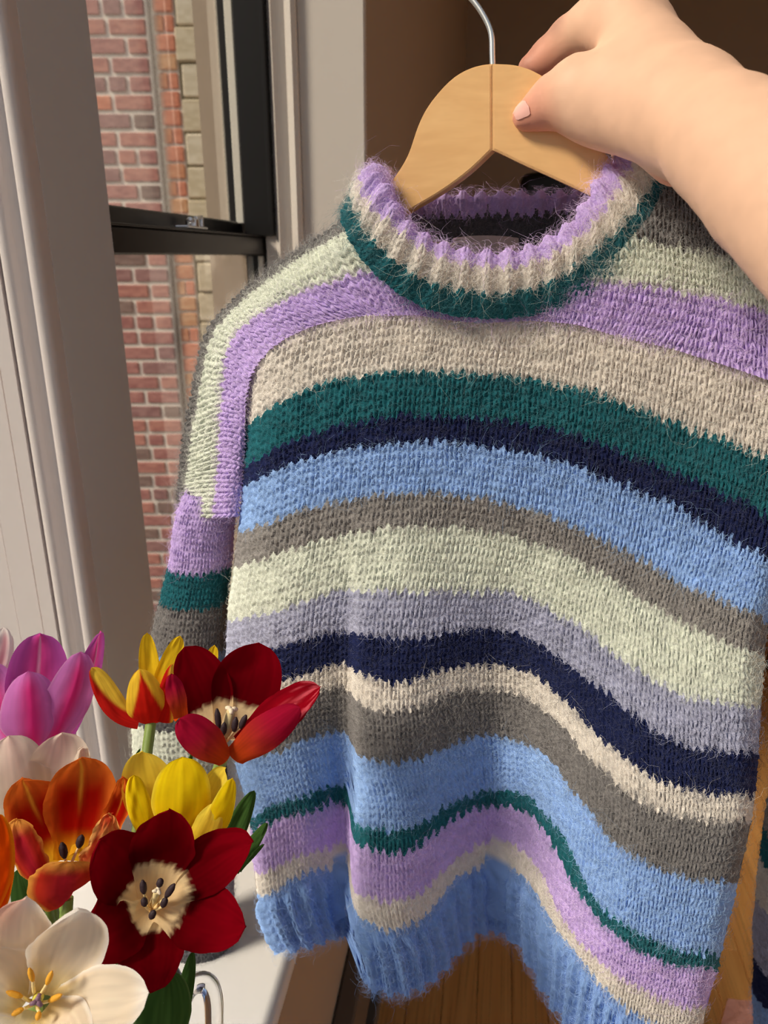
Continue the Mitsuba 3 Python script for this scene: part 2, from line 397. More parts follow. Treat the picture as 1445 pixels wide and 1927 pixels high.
# where each colour change runs across the body: pixels of the photograph, later laid on the garment's own surface
B = {
 2: [(330, 770), (410, 745), (470, 712), (500, 668), (545, 632), (620, 606), (700, 592), (770, 590), (900, 605), (1000, 600), (1060, 605), (1130, 622), (1250, 650), (1350, 680), (1445, 712), (1620, 775)],
 3: [(330, 860), (465, 802), (520, 764), (600, 731), (700, 711), (800, 703), (900, 709), (1000, 720), (1100, 740), (1200, 775), (1300, 815), (1400, 850), (1445, 870), (1620, 940)],
 4: [(330, 950), (465, 880), (540, 842), (620, 811), (700, 795), (800, 786), (900, 790), (1000, 805), (1100, 830), (1200, 868), (1300, 910), (1400, 955), (1445, 980), (1620, 1050)],
 5: [(330, 990), (460, 922), (520, 892), (600, 863), (700, 845), (800, 838), (900, 845), (1000, 860), (1100, 890), (1200, 930), (1300, 980), (1400, 1037), (1445, 1060), (1620, 1125)],
 6: [(330, 1080), (450, 1010), (520, 985), (600, 956), (700, 938), (800, 932), (900, 942), (1000, 966), (1100, 1005), (1200, 1058), (1316, 1122), (1363, 1142), (1430, 1168), (1620, 1230)],
 7: [(330, 1130), (440, 1075), (520, 1050), (600, 1023), (700, 1004), (800, 997), (900, 1004), (1000, 1025), (1100, 1067), (1161, 1103), (1208, 1134), (1262, 1162), (1329, 1197), (1380, 1222), (1430, 1238), (1620, 1290)],
 8: [(330, 1220), (429, 1176), (525, 1153), (579, 1134), (649, 1118), (711, 1118), (815, 1117), (940, 1120), (1010, 1140), (1061, 1170), (1111, 1200), (1148, 1230), (1195, 1262), (1245, 1295), (1296, 1320), (1329, 1328), (1380, 1332), (1430, 1335), (1620, 1350)],
 9: [(330, 1280), (430, 1250), (529, 1223), (599, 1202), (649, 1195), (682, 1202), (711, 1209), (774, 1210), (815, 1200), (857, 1190), (940, 1189), (1010, 1212), (1054, 1242), (1094, 1274), (1135, 1308), (1175, 1338), (1229, 1378), (1279, 1402), (1312, 1412), (1363, 1421), (1417, 1423), (1620, 1430)],
 10: [(330, 1340), (430, 1313), (533, 1286), (587, 1270), (649, 1252), (668, 1264), (699, 1283), (757, 1287), (795, 1279), (836, 1266), (898, 1256), (950, 1260), (1010, 1281), (1044, 1306), (1077, 1334), (1111, 1378), (1161, 1422), (1195, 1448), (1245, 1476), (1296, 1493), (1346, 1502), (1410, 1504), (1620, 1508)],
 11: [(330, 1385), (430, 1350), (599, 1304), (649, 1299), (668, 1324), (699, 1339), (745, 1345), (795, 1333), (836, 1313), (878, 1303), (950, 1302), (1000, 1322), (1034, 1349), (1071, 1387), (1101, 1426), (1145, 1464), (1178, 1495), (1229, 1524), (1279, 1543), (1346, 1552), (1406, 1552), (1620, 1556)],
 12: [(330, 1475), (462, 1432), (525, 1420), (574, 1396), (633, 1382), (652, 1385), (672, 1428), (700, 1438), (732, 1441), (795, 1432), (824, 1420), (865, 1401), (919, 1390), (961, 1396), (1010, 1416), (1047, 1450), (1077, 1490), (1111, 1536), (1148, 1582), (1188, 1614), (1229, 1635), (1262, 1650), (1312, 1664), (1386, 1668), (1620, 1672)],
 13: [(330, 1585), (472, 1543), (510, 1522), (568, 1505), (614, 1488), (651, 1483), (668, 1560), (693, 1566), (751, 1566), (805, 1554), (830, 1530), (875, 1506), (917, 1493), (958, 1492), (996, 1503), (1027, 1540), (1061, 1583), (1101, 1668), (1128, 1709), (1206, 1763), (1285, 1795), (1357, 1804), (1620, 1812)],
 14: [(330, 1610), (468, 1568), (502, 1558), (555, 1541), (605, 1525), (651, 1519), (667, 1589), (693, 1605), (742, 1615), (780, 1604), (813, 1581), (855, 1548), (896, 1528), (950, 1522), (996, 1541), (1034, 1586), (1057, 1636), (1084, 1680), (1115, 1724), (1167, 1771), (1219, 1803), (1272, 1822), (1350, 1828), (1620, 1836)],
 15: [(330, 1690), (472, 1655), (493, 1648), (526, 1634), (564, 1615), (618, 1600), (652, 1594), (667, 1686), (693, 1698), (730, 1705), (767, 1697), (800, 1680), (834, 1651), (867, 1619), (908, 1595), (954, 1590), (987, 1613), (1021, 1656), (1041, 1702), (1076, 1757), (1128, 1816), (1187, 1855), (1252, 1888), (1324, 1905), (1620, 1920)],
 16: [(330, 1735), (485, 1690), (526, 1680), (545, 1663), (597, 1643), (652, 1635), (667, 1722), (693, 1742), (734, 1757), (776, 1748), (805, 1727), (830, 1697), (859, 1660), (892, 1637), (938, 1631), (975, 1648), (1012, 1695), (1041, 1746), (1089, 1805), (1134, 1862), (1180, 1907), (1240, 1940), (1330, 1955), (1620, 1970)],
 17: [(330, 1850), (500, 1796), (537, 1787), (585, 1777), (626, 1763), (655, 1758), (672, 1836), (709, 1858), (742, 1865), (784, 1855), (817, 1834), (846, 1805), (875, 1769), (900, 1753), (929, 1749), (958, 1759), (987, 1789), (1012, 1834), (1041, 1886), (1060, 1910), (1110, 1985), (1180, 2045), (1330, 2085), (1620, 2100)]}
HUES = ['beige', 'teal', 'navy', 'light_blue', 'grey', 'sage', 'lavender_grey', 'navy', 'beige', 'dark_grey', 'light_blue', 'teal', 'lilac', 'beige', 'hem_blue']
ROWS = [7, 5, 3, 6, 4, 7, 5, 5, 3, 7, 8, 2, 5, 3, 7]
Bf = {k: PchipInterpolator(*np.array(v, float).T) for k, v in B.items()}
Hc = PchipInterpolator([320, 380, 430, 470, 520, 600, 700, 800, 900, 1000, 1100, 1200, 1300, 1445, 1620], [.60, .575, .552, .532, .512, .495, .48, .47, .463, .457, .45, .443, .435, .422, .41])
Hh = PchipInterpolator([330, 430, 485, 560, 610, 640, 653, 676, 700, 742, 800, 860, 929, 980, 1040, 1110, 1200, 1300, 1420, 1620], [.50, .472, .458, .464, .482, .496, .494, .432, .423, .42, .434, .462, .484, .466, .425, .395, .375, .368, .37, .38])


def surf_h(x, y):
    """horizontal distance of the sweater's front from the camera, seen at a pixel"""
    t = sstep(930, 1800, y)
    return Hc(x) * (1 - t) + Hh(x) * t


def knit(x, rows):
    """height of stocking stitch at wale x and row (0 to 1 each a stitch), and the row that a stitch's leg belongs to"""
    q3 = np.stack([x * 0.45, rows * 0.45, 0 * x], -1)
    x = x + 0.45 * (meshkit.fbm(q3, 2, 51) - 0.5)
    rows = rows + 0.7 * (meshkit.fbm(q3 + 31.7, 2, 52) - 0.5)
    fx = np.abs(x - np.floor(x) - 0.5) * 2            # 0 in the middle of a wale, 1 between wales
    b = rows + 0.8 * fx                                # legs run up and outwards: the V of the stitch
    fb = b - np.floor(b)
    across = np.clip(1 - ((fx - 0.52) / 0.50) ** 2, 0, 1) ** 0.6
    alongs = np.clip(1 - ((fb - 0.5) / 0.52) ** 2, 0, 1) ** 0.6
    return across * (0.12 + 0.88 * alongs), b


def shade(name, X, seed):
    """heathered wool: the yarn's own uneven dye"""
    n = meshkit.fbm(X * 900, 3, seed)
    m = meshkit.fbm(X * 140, 2, seed + 9)
    c = lin(YARN[name]) * (1 + 0.5 * (n - 0.5) + 0.4 * (m - 0.5))[..., None]
    if name in ('grey', 'dark_grey', 'lavender_grey', 'charcoal'):
        c = c * (1 + 0.8 * (meshkit.noise(X * 1500, seed + 3) - 0.5))[..., None]
    return np.clip(c, 0.003, 0.95)


def knit_part(parent, X, wales, rows, hue_of, height, name='stripe', rib=None, closed=False, keep=None, seeds=0, text=None):
    """Displaces the grid X (rows, columns, 3) by its stitches and writes one child of parent for each colour band.
    wales, rows: coordinates in stitches of each grid point; hue_of(row array) -> index of the band and list of hues."""
    N = grid_normals(X, closed)
    out = (X - X.mean(1, keepdims=True)) if closed else (CAM - X)
    if (N * out).sum(-1).mean() < 0:
        N = -N
    h, b = knit(wales, rows)
    jit = meshkit.fbm(np.stack([wales * 0.9, rows * 0.9, 0 * rows], -1), 2, 21 + seeds)
    h = h * (0.6 + 0.8 * jit)
    if rib is not None:
        h = h * 0.7 + rib
    idx, hues = hue_of(b + 0.9 * (meshkit.fbm(np.stack([wales * 1.7, rows * 1.2, 0 * rows], -1), 2, 71 + seeds) - 0.5))
    X2 = X + N * (height * (h - 0.45))[..., None] + N * (0.0012 * (meshkit.fbm(X * 420, 3, 3) - 0.5))[..., None]
    q = grid_faces(X.shape[1], X.shape[0], closed)
    flat, fi = X2.reshape(-1, 3), idx.reshape(-1)
    if keep is not None:
        q = q[keep.reshape(-1)[q].all(1)]
    qi = fi[q[:, 0]].copy()

    def pieces(sel):
        e_ = np.vstack([sel[:, [0, 1]], sel[:, [1, 2]], sel[:, [2, 3]]])
        _, comp = connected_components(coo_matrix((np.ones(len(e_)), (e_[:, 0], e_[:, 1])), shape=(len(flat),) * 2), directed=False)
        return comp[sel[:, 0]]
    for k in list(range(len(hues))) * 2:               # a stray stitch joins the band around it
        at = np.nonzero(qi == k)[0]
        if not len(at):
            continue
        fc = pieces(q[at])
        ids_, cnt_ = np.unique(fc, return_counts=True)
        for g_ in ids_[cnt_ < 0.08 * len(at)]:
            mine = at[fc == g_]
            near = np.isin(q, q[mine]).any(1)
            near[mine] = False
            other = qi[near]
            other = other[other != k]
            if len(other):
                qi[mine] = np.bincount(other).argmax()
    for k, hue in enumerate(hues):
        sel = q[qi == k]
        if not len(sel):
            continue
        fc = pieces(sel)
        ids_, cnt_ = np.unique(fc, return_counts=True)
        big = ids_[cnt_ > 0.08 * len(sel)]
        big = big if len(big) else ids_[:1]
        fc = np.where(np.isin(fc, big), fc, big[0])
        for g_ in big:                                 # the neck opening parts some bands in two
            sub = sel[fc == g_]
            used = np.unique(sub)
            remap = np.zeros(len(flat), int)
            remap[used] = np.arange(len(used))
            side = '' if len(big) == 1 else (', left of the neck' if (flat[used] - CAM).mean(0) @ RIGHT < 0.06 else ', right of the neck')
            obj(name, (flat[used], remap[sub]), 'yarn', parent, smooth=True, color=shade(hue, flat[used], 5 + k), label=(text(k, hue) if text else SAY[hue] + ' stripe') + side)
    fuzz_seeds.setdefault(SW, []).append((flat, N.reshape(-1, 3), fi, hues, X2.shape, None if keep is None else keep.reshape(-1), np.gradient(X, axis=1).reshape(-1, 3)))


# --- body: front panel, its left edge rounded to the back
NW, SU, SV = 60, 8, 7
xL = PchipInterpolator([560, 640, 700, 800, 950, 1050, 1175, 1300, 1440, 1530, 1620, 1695, 1757, 1790, 1950], [486, 476, 466, 462, 453, 441, 427, 424, 443, 468, 476, 486, 508, 528, 560])
xR = PchipInterpolator([560, 1000, 1200, 1300, 1500, 1660, 1800, 1927, 2100], [1585, 1500, 1442, 1434, 1420, 1388, 1355, 1322, 1285])
nr = sum(ROWS)
vrow = np.r_[0, np.cumsum(ROWS)].astype(float)
rows_s = np.linspace(0, nr, nr * SV + 1)
uu = np.linspace(0, 1, NW * SU + 1)
ue = np.r_[0, 0.018 * (1 - np.cos(np.linspace(0.02, 1, 18) * np.pi / 2)), ][:0]
us = uu
Xpx = np.zeros((len(rows_s), len(us))); Ypx = np.zeros_like(Xpx)
ks = list(range(2, 18))
y = np.interp(rows_s, vrow, [float(Bf[k](900)) for k in ks])[:, None] + 0 * us[None]
for _ in range(8):
    x = xL(y) + us[None] * (xR(y) - xL(y))
    ctrl = np.stack([Bf[k](x) for k in ks], 0)                      # (16, rows, cols)
    yn = np.empty_like(y)
    for i, rr in enumerate(rows_s):
        j = min(int(np.searchsorted(vrow, rr, side='right')) - 1, len(ks) - 2)
        t = (rr - vrow[j]) / (vrow[j + 1] - vrow[j])
        p0, p1 = ctrl[j, i], ctrl[j + 1, i]
        a = ctrl[max(j - 1, 0), i]; d_ = ctrl[min(j + 2, len(ks) - 1), i]
        L0, L1 = vrow[max(j - 1, 0)], vrow[min(j + 2, len(ks) - 1)]
        dl = vrow[j + 1] - vrow[j]
        m0 = (p1 - a) / (vrow[j + 1] - L0) * dl
        m1 = (d_ - p0) / (L1 - vrow[j]) * dl
        lo_ = np.minimum(m0, 3 * (p1 - p0)); m0 = np.clip(m0, 0, 3 * (p1 - p0)); m1 = np.clip(m1, 0, 3 * (p1 - p0))
        yn[i] = (2 * t**3 - 3 * t**2 + 1) * p0 + (t**3 - 2 * t**2 + t) * m0 + (-2 * t**3 + 3 * t**2) * p1 + (t**3 - t**2) * m1
    y = 0.5 * y + 0.5 * yn
x = xL(y) + us[None] * (xR(y) - xL(y))
hh = surf_h(x, y)
edge = np.clip(1 - us / 0.035, 0, 1)[None]
edgeR = np.clip((us - 0.955) / 0.045, 0, 1)[None]
hh = hh + 0.022 * (1 - np.sqrt(1 - edge**2 * 0.999)) + 0.03 * (1 - np.sqrt(1 - edgeR**2 * 0.999))
hh = hh + 0.004 * (meshkit.fbm(np.stack([x / 110, y / 150, 0 * x], -1), 3, 2) - 0.5)
front = PH(x, y, hh)
wal = us[None] * NW + 0 * x
rws = rows_s[:, None] + 0 * x


def body_hue(b):
    return np.clip(np.searchsorted(vrow, b, side='right') - 1, 0, len(HUES) - 1), HUES


hemrow = vrow[-2]
ribm = sstep(hemrow, hemrow + 1.5, rws)
rib = ribm * 1.5 * (0.5 + 0.5 * np.cos(2 * np.pi * wal / 2.0)) ** 0.8
hgt = 0.0036
body = SW + '__body'
where = ['beige stripe right under the yoke', 'dark teal stripe across the chest', 'navy blue stripe across the chest', 'light blue stripe across the chest', 'brownish grey stripe under the chest', 'wide pale sage stripe across the belly',
         'lavender grey stripe under the sage one', 'navy blue stripe across the belly', 'narrow beige stripe under the lower navy one', 'broad dark grey stripe', 'broad light blue stripe of the lower body', 'narrow dark teal stripe near the hem',
         'lilac stripe above the hem', 'narrow beige stripe above the hem ribbing', 'light blue ribbed hem']
knit_part(body, front, wal, rws, body_hue, hgt, rib=rib, text=lambda k, hue: where[k])
# back panel: from edge to edge, bulging away from the camera
nbk = 60
tb = np.linspace(0, 1, nbk)
eL, eR = front[::SV, 0], front[::SV, -1]
dz = np.sin(np.pi * tb)[None, :, None]
backp = eL[:, None] * (1 - tb[None, :, None]) + eR[:, None] * tb[None, :, None] + FWDH * (0.045 * dz) + np.array([0, 0, 1.0]) * (0.075 * dz * sstep(0.35, 1, np.linspace(0, 1, len(eL)))[:, None, None])
rb = rows_s[::SV][:, None] + 0 * tb[None]
obj('back_panel', (backp.reshape(-1, 3), grid_faces(nbk, len(backp))), 'yarn', body, smooth=True,
    color=np.concatenate([shade(HUES[int(np.clip(np.searchsorted(vrow, r + .01, side='right') - 1, 0, 14))], p, 4) for r, p in zip(rb[:, 0], backp)]))

# --- yoke: grey, sage and lilac bands over the shoulders, bent down along the left sleeve
YT = [[(336, 968), (334, 930), (341, 870), (350, 800), (364, 730), (376, 665), (396, 610), (434, 572), (482, 528), (540, 488), (602, 446), (660, 412), (720, 430), (800, 440), (900, 445), (1000, 430), (1100, 390), (1200, 335), (1290, 340), (1360, 380), (1445, 425), (1620, 510)],
      [(352, 972), (351, 930), (357, 870), (366, 800), (378, 735), (389, 675), (408, 622), (442, 584), (490, 541), (546, 503), (606, 464), (664, 440), (725, 470), (800, 490), (900, 500), (1000, 490), (1100, 465), (1200, 458), (1290, 474), (1360, 492), (1445, 513), (1620, 575)],
      [(404, 975), (409, 930), (414, 850), (418, 780), (422, 725), (427, 682), (438, 643), (462, 614), (505, 586), (560, 560), (635, 532), (690, 516), (745, 526), (810, 540), (900, 550), (1000, 545), (1090, 535), (1190, 543), (1290, 558), (1360, 573), (1445, 598), (1620, 660)],
      [(446, 972), (452, 930), (458, 860), (461, 800), (464, 755), (470, 720), (482, 692), (502, 666), (545, 634), (618, 606), (700, 594), (730, 594), (775, 593), (830, 600), (900, 607), (1000, 604), (1070, 609), (1160, 632), (1250, 653), (1345, 681), (1445, 715), (1620, 778)]]
YT = np.array(YT, float)
YH = ['dark_grey', 'sage', 'lilac']
yrows = np.array([0, 5, 10, 15.0])
nyw = 84
cs = np.r_[0, np.cumsum(np.linalg.norm(np.diff((YT[2] + YT[3]) / 2, axis=0), axis=1))]
cs /= cs[-1]
uy = np.linspace(0, 1, nyw * 9 + 1)
ctrl = np.stack([PchipInterpolator(cs, t)(uy) for t in YT])        # (4, n, 2)
vy = np.linspace(0, 15, 15 * 7 + 1)
pix = PchipInterpolator(yrows, ctrl, axis=0)(vy)                   # (rows, n, 2)
hy = surf_h(pix[..., 0], pix[..., 1])
dist0 = np.linalg.norm(pix - ctrl[0][None], axis=-1)
hy = hy - 0.0008 + 0.024 * np.clip(1 - dist0 / 60, 0, 1) ** 2
# the bent-down part is rounded at both long edges
down = sstep(700, 900, pix[..., 1]) * (pix[..., 0] < 480)
edge_d = np.linalg.norm(pix - ctrl[3][None], axis=-1)
hy = hy + down * 0.012 * np.clip(1 - edge_d / 25, 0, 1) ** 2
hy = hy + 0.003 * (meshkit.fbm(np.stack([pix[..., 0] / 90, pix[..., 1] / 90, 0 * hy], -1), 2, 8) - 0.5)
yoke = PH(pix[..., 0], pix[..., 1], hy)
hole = Polygon([(655, 300), (672, 420), (712, 480), (770, 530), (840, 560), (920, 572), (1000, 563), (1085, 530), (1165, 470), (1225, 400), (1262, 330), (1262, 250), (655, 250)])
keep = ~contains_xy(hole, pix[..., 0], pix[..., 1])
ywal, yrow = uy[None] * nyw + 0 * hy, vy[:, None] + 0 * hy
yl = ['dark grey stripe along the top of the shoulders', 'sage stripe over the shoulders', 'lilac stripe over the shoulders']
knit_part(SW + '__yoke', yoke, ywal, yrow, lambda b: (np.clip(np.searchsorted(yrows, b, side='right') - 1, 0, 2), YH), 0.0036, keep=keep, seeds=2, text=lambda k, hue: yl[k])
# shoulders and upper back behind the hanger
topc = PH(ctrl[0][:, 0], ctrl[0][:, 1], hy[0])[::8]
tb = np.linspace(0, 1, 20)
bk = topc[:, None] + FWDH * (0.05 * np.sin(tb * np.pi / 2))[None, :, None] - np.array([0, 0, 1.0]) * (0.16 * tb**1.5)[None, :, None]
bpx = ctrl[0][::8, 0]
nk = (bpx > 690) & (bpx < 1250)
kp = np.repeat(~nk, 20).reshape(len(bpx), 20)
fq = grid_faces(20, len(bpx))
fq = fq[kp.reshape(-1)[fq].all(1)]
bkf = bk.reshape(-1, 3)
for part_ in (bpx < 800, bpx > 1000):
    sel = fq[np.repeat(part_, 20)[fq].all(1)]
    used = np.unique(sel)
    remap = np.zeros(len(bkf), int); remap[used] = np.arange(len(used))
    obj('back_shoulder', (bkf[used], remap[sel]), 'yarn', SW + '__yoke', smooth=True, color=shade('dark_grey', bkf[used], 3))


# --- sleeves: tubes round a hanging centre line
def sleeve(name, line, bands, nw, rowh, side_label, fine):
    line = np.array(line, float)                      # px, py, half width px, horizontal distance
    C = PH(line[:, 0], line[:, 1], line[:, 3])
    E = PH(line[:, 0] + line[:, 2], line[:, 1], line[:, 3])
    Rr = np.linalg.norm(E - C, axis=1)
    t = np.r_[0, np.cumsum(np.linalg.norm(np.diff(C, axis=0), axis=1))]
    n = int(t[-1] / rowh)
    s = np.linspace(0, t[-1], n * (fine - 1) + 1)
    c, rr = PchipInterpolator(t, C)(s), PchipInterpolator(t, Rr)(s)
    ybp = PchipInterpolator(t, line[:, 1])(s)
    th = np.linspace(0, 2 * np.pi, nw * fine + 1)[:-1]
    wob = 1 + 0.10 * (meshkit.fbm(np.stack([np.cos(th)[None] * 1.5 + 0 * s[:, None], np.sin(th)[None] * 1.5 + 0 * s[:, None], s[:, None] * 22 + 0 * th[None]], -1), 3, 31) - 0.5)
    X = c[:, None] + (rr[:, None] * wob)[..., None] * (np.cos(th)[None, :, None] * RIGHT - 0.75 * np.sin(th)[None, :, None] * FWDH)
    wa, ro = np.repeat(th[None] / (2 * np.pi) * nw, len(s), 0), np.repeat((s / t[-1] * n)[:, None], len(th), 1)
    edges = np.array([np.interp(yb, ybp, s / t[-1] * n) for yb, _ in bands[1:]])
    hues = [hname for _, hname in bands]
    knit_part(SW + '__' + name, X[::-1], wa[::-1], ro[::-1], lambda b: (np.clip(np.searchsorted(edges, b, side='right'), 0, len(hues) - 1), hues), 0.0024, closed=True, seeds=5,
              text=lambda k, hue: f'{SAY[hue]} stripe of the {side_label} sleeve')
    return c, rr


sleeve('sleeve', [(398, 925, 46, .592), (388, 965, 54, .592), (381, 1010, 55, .592), (376, 1065, 58, .592), (368, 1110, 60, .59), (360, 1160, 66, .588), (352, 1230, 74, .583), (345, 1300, 82, .578), (338, 1370, 86, .572), (340, 1450, 84, .566), (352, 1550, 80, .562), (364, 1650, 74, .56), (372, 1740, 66, .558), (376, 1812, 58, .556)],
       [(925, 'lilac'), (1069, 'teal'), (1134, 'dark_grey'), (1222, 'light_blue'), (1300, 'charcoal'), (1345, 'sage'), (1440, 'charcoal'), (1560, 'navy'), (1640, 'lavender_grey'), (1740, 'charcoal')], 30, 0.0056, 'left', 6)
sleeve('sleeve', [(1600, 640, 90, .47), (1600, 900, 92, .48), (1580, 1200, 90, .49), (1553, 1450, 92, .50), (1540, 1560, 94, .505), (1526, 1700, 96, .51), (1520, 1830, 96, .515), (1515, 1990, 90, .52), (1510, 2120, 82, .52)],
       [(640, 'dark_grey'), (760, 'sage'), (900, 'lilac'), (1050, 'beige'), (1200, 'navy'), (1330, 'sage'), (1450, 'grey'), (1575, 'teal'), (1632, 'beige'), (1705, 'lavender_grey'), (1815, 'navy'), (1880, 'light_blue'), (2040, 'teal')], 30, 0.0056, 'right', 4)

# --- collar: a ribbed band, one ring of columns with rows from the inside over the rim to the seam
ring = [  # inside bottom, inside upper, rim inner, rim top, lilac/beige, beige/teal, seam : px, py, horizontal distance
 [(912, 520, .480), (912, 498, .474), (915, 484, .465), (916, 470, .456), (916, 511, .4500), (914, 560, .4515), (912, 598, .4560)],
 [(985, 515, .479), (985, 492, .473), (985, 478, .464), (984, 463, .455), (990, 503, .4490), (985, 553, .4500), (985, 595, .4545)],
 [(1050, 490, .478), (1048, 465, .472), (1046, 450, .463), (1042, 437, .454), (1056, 477, .4480), (1052, 527, .4480), (1070, 572, .4515)],
 [(1100, 450, .478), (1096, 425, .472), (1092, 412, .463), (1087, 398, .454), (1108, 437, .4475), (1110, 484, .4465), (1140, 527, .4480)],
 [(1135, 405, .480), (1130, 385, .474), (1124, 372, .465), (1121, 352, .456), (1148, 398, .4475), (1162, 440, .4460), (1192, 477, .4460)],
 [(1160, 372, .485), (1154, 352, .480), (1148, 336, .471), (1146, 318, .462), (1178, 350, .4490), (1206, 390, .4470), (1236, 420, .4460)],
 [(1176, 360, .495), (1172, 336, .491), (1168, 312, .483), (1178, 286, .474), (1206, 302, .4570), (1240, 345, .4530), (1274, 372, .4510)],
 [(1172, 372, .512), (1170, 345, .510), (1168, 318, .505), (1184, 284, .494), (1222, 280, .4800), (1252, 306, .4760), (1292, 335, .4740)],
 [(1150, 398, .524), (1148, 372, .523), (1146, 345, .519), (1158, 312, .512), (1180, 306, .5150), (1200, 330, .5200), (1220, 360, .5250)],
 [(1100, 430, .532), (1100, 404, .531), (1100, 386, .527), (1106, 360, .522), (1116, 362, .5330), (1126, 390, .5390), (1130, 430, .5430)],
 [(1020, 450, .536), (1020, 420, .535), (1020, 398, .531), (1020, 369, .526), (1020, 374, .5380), (1020, 405, .5440), (1020, 450, .5480)],
 [(930, 458, .538), (930, 428, .537), (930, 402, .533), (930, 370, .528), (930, 376, .5400), (930, 408, .5460), (930, 458, .5500)],
 [(850, 456, .538), (850, 426, .537), (850, 404, .533), (848, 371, .528), (846, 378, .5400), (844, 410, .5460), (842, 456, .5500)],
 [(790, 446, .536), (790, 420, .535), (788, 402, .531), (782, 372, .526), (776, 374, .5380), (770, 405, .5440), (764, 446, .5480)],
 [(752, 420, .530), (750, 402, .529), (748, 384, .525), (742, 352, .519), (732, 346, .5290), (722, 372, .5350), (712, 420, .5390)],
 [(734, 400, .517), (730, 382, .516), (726, 360, .511), (716, 322, .504), (704, 326, .5080), (690, 352, .5130), (672, 390, .5170)],
 [(740, 412, .500), (736, 392, .498), (731, 365, .492), (703, 325, .484), (680, 345, .4800), (664, 378, .4820), (643, 402, .4860)],
 [(752, 440, .490), (748, 414, .486), (742, 386, .479), (726, 352, .470), (695, 392, .4640), (680, 424, .4660), (656, 446, .4710)],
 [(778, 474, .485), (774, 446, .480), (766, 418, .472), (754, 398, .463), (738, 437, .4560), (718, 476, .4590), (692, 500, .4640)],
 [(820, 500, .482), (818, 476, .477), (810, 455, .468), (802, 440, .459), (796, 480, .4525), (778, 524, .4560), (752, 552, .4610)],
 [(865, 515, .481), (865, 492, .475), (860, 476, .466), (856, 462, .457), (854, 502, .4510), (843, 550, .4540), (828, 588, .4590)]]
ring = np.array(ring, float)
ring[:, 2:4, 1] += np.where(ring[:, 3:4, 1] > 395, 9.0, 0.0)
cper = CubicSpline(np.arange(len(ring) + 1), np.concatenate([ring, ring[:1]]), bc_type='periodic')
ncw = 38 * 2
tc = np.linspace(0, len(ring), ncw * 8 + 1)[:-1]
rr_ = cper(tc)                                         # (n, 7, 3)
vr = np.array([0, 2, 3.2, 4.6, 7.2, 10.4, 13.0])
vs = np.linspace(0, 13, 13 * 6 + 1)
cg = PchipInterpolator(vr, rr_, axis=1)(vs)            # (n, rows, 3)
cg = np.transpose(cg, (1, 0, 2))
collar = PH(cg[..., 0], cg[..., 1], cg[..., 2])
dl = np.linalg.norm(np.diff(np.concatenate([collar[40], collar[40][:1]]), axis=0), axis=1)
cw = np.r_[0, np.cumsum(dl)][:-1] / dl.sum() * ncw
wa, ro = np.repeat(cw[None], len(vs), 0), np.repeat(vs[:, None], len(cw), 1)
ribc = (0.5 + 0.5 * np.cos(2 * np.pi * wa / 2.0)) * 1.6 * sstep(2, 5, ro) * (1 - 0.6 * sstep(10, 12, ro))
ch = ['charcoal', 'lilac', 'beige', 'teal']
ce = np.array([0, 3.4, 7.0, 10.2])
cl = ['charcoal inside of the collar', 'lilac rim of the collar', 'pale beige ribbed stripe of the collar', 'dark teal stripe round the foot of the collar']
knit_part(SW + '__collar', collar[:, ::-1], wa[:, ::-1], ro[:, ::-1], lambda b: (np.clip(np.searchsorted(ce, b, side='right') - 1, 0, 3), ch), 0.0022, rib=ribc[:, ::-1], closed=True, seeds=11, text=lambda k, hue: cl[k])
# label sewn inside the back of the neck
lx, ly = np.meshgrid(np.linspace(852, 976, 22), np.linspace(0, 1, 8))
lp = PH(lx, 443 + 5 * ((lx - 914) / 62) ** 2 + 60 * ly, 0.529 - 0.006 * ly + 0.002 * ((lx - 914) / 62) ** 2)
lab = lp.reshape(-1, 3)
lq = grid_faces(22, 8)
obj('neck_label', (np.vstack([lab, lab + FWDH * 0.0008]), np.vstack([lq, lq[:, ::-1] + len(lab)])), plain('label_satin', (188, 172, 162), 0.4), SW, smooth=40, label='plain taupe fabric label inside the neck')

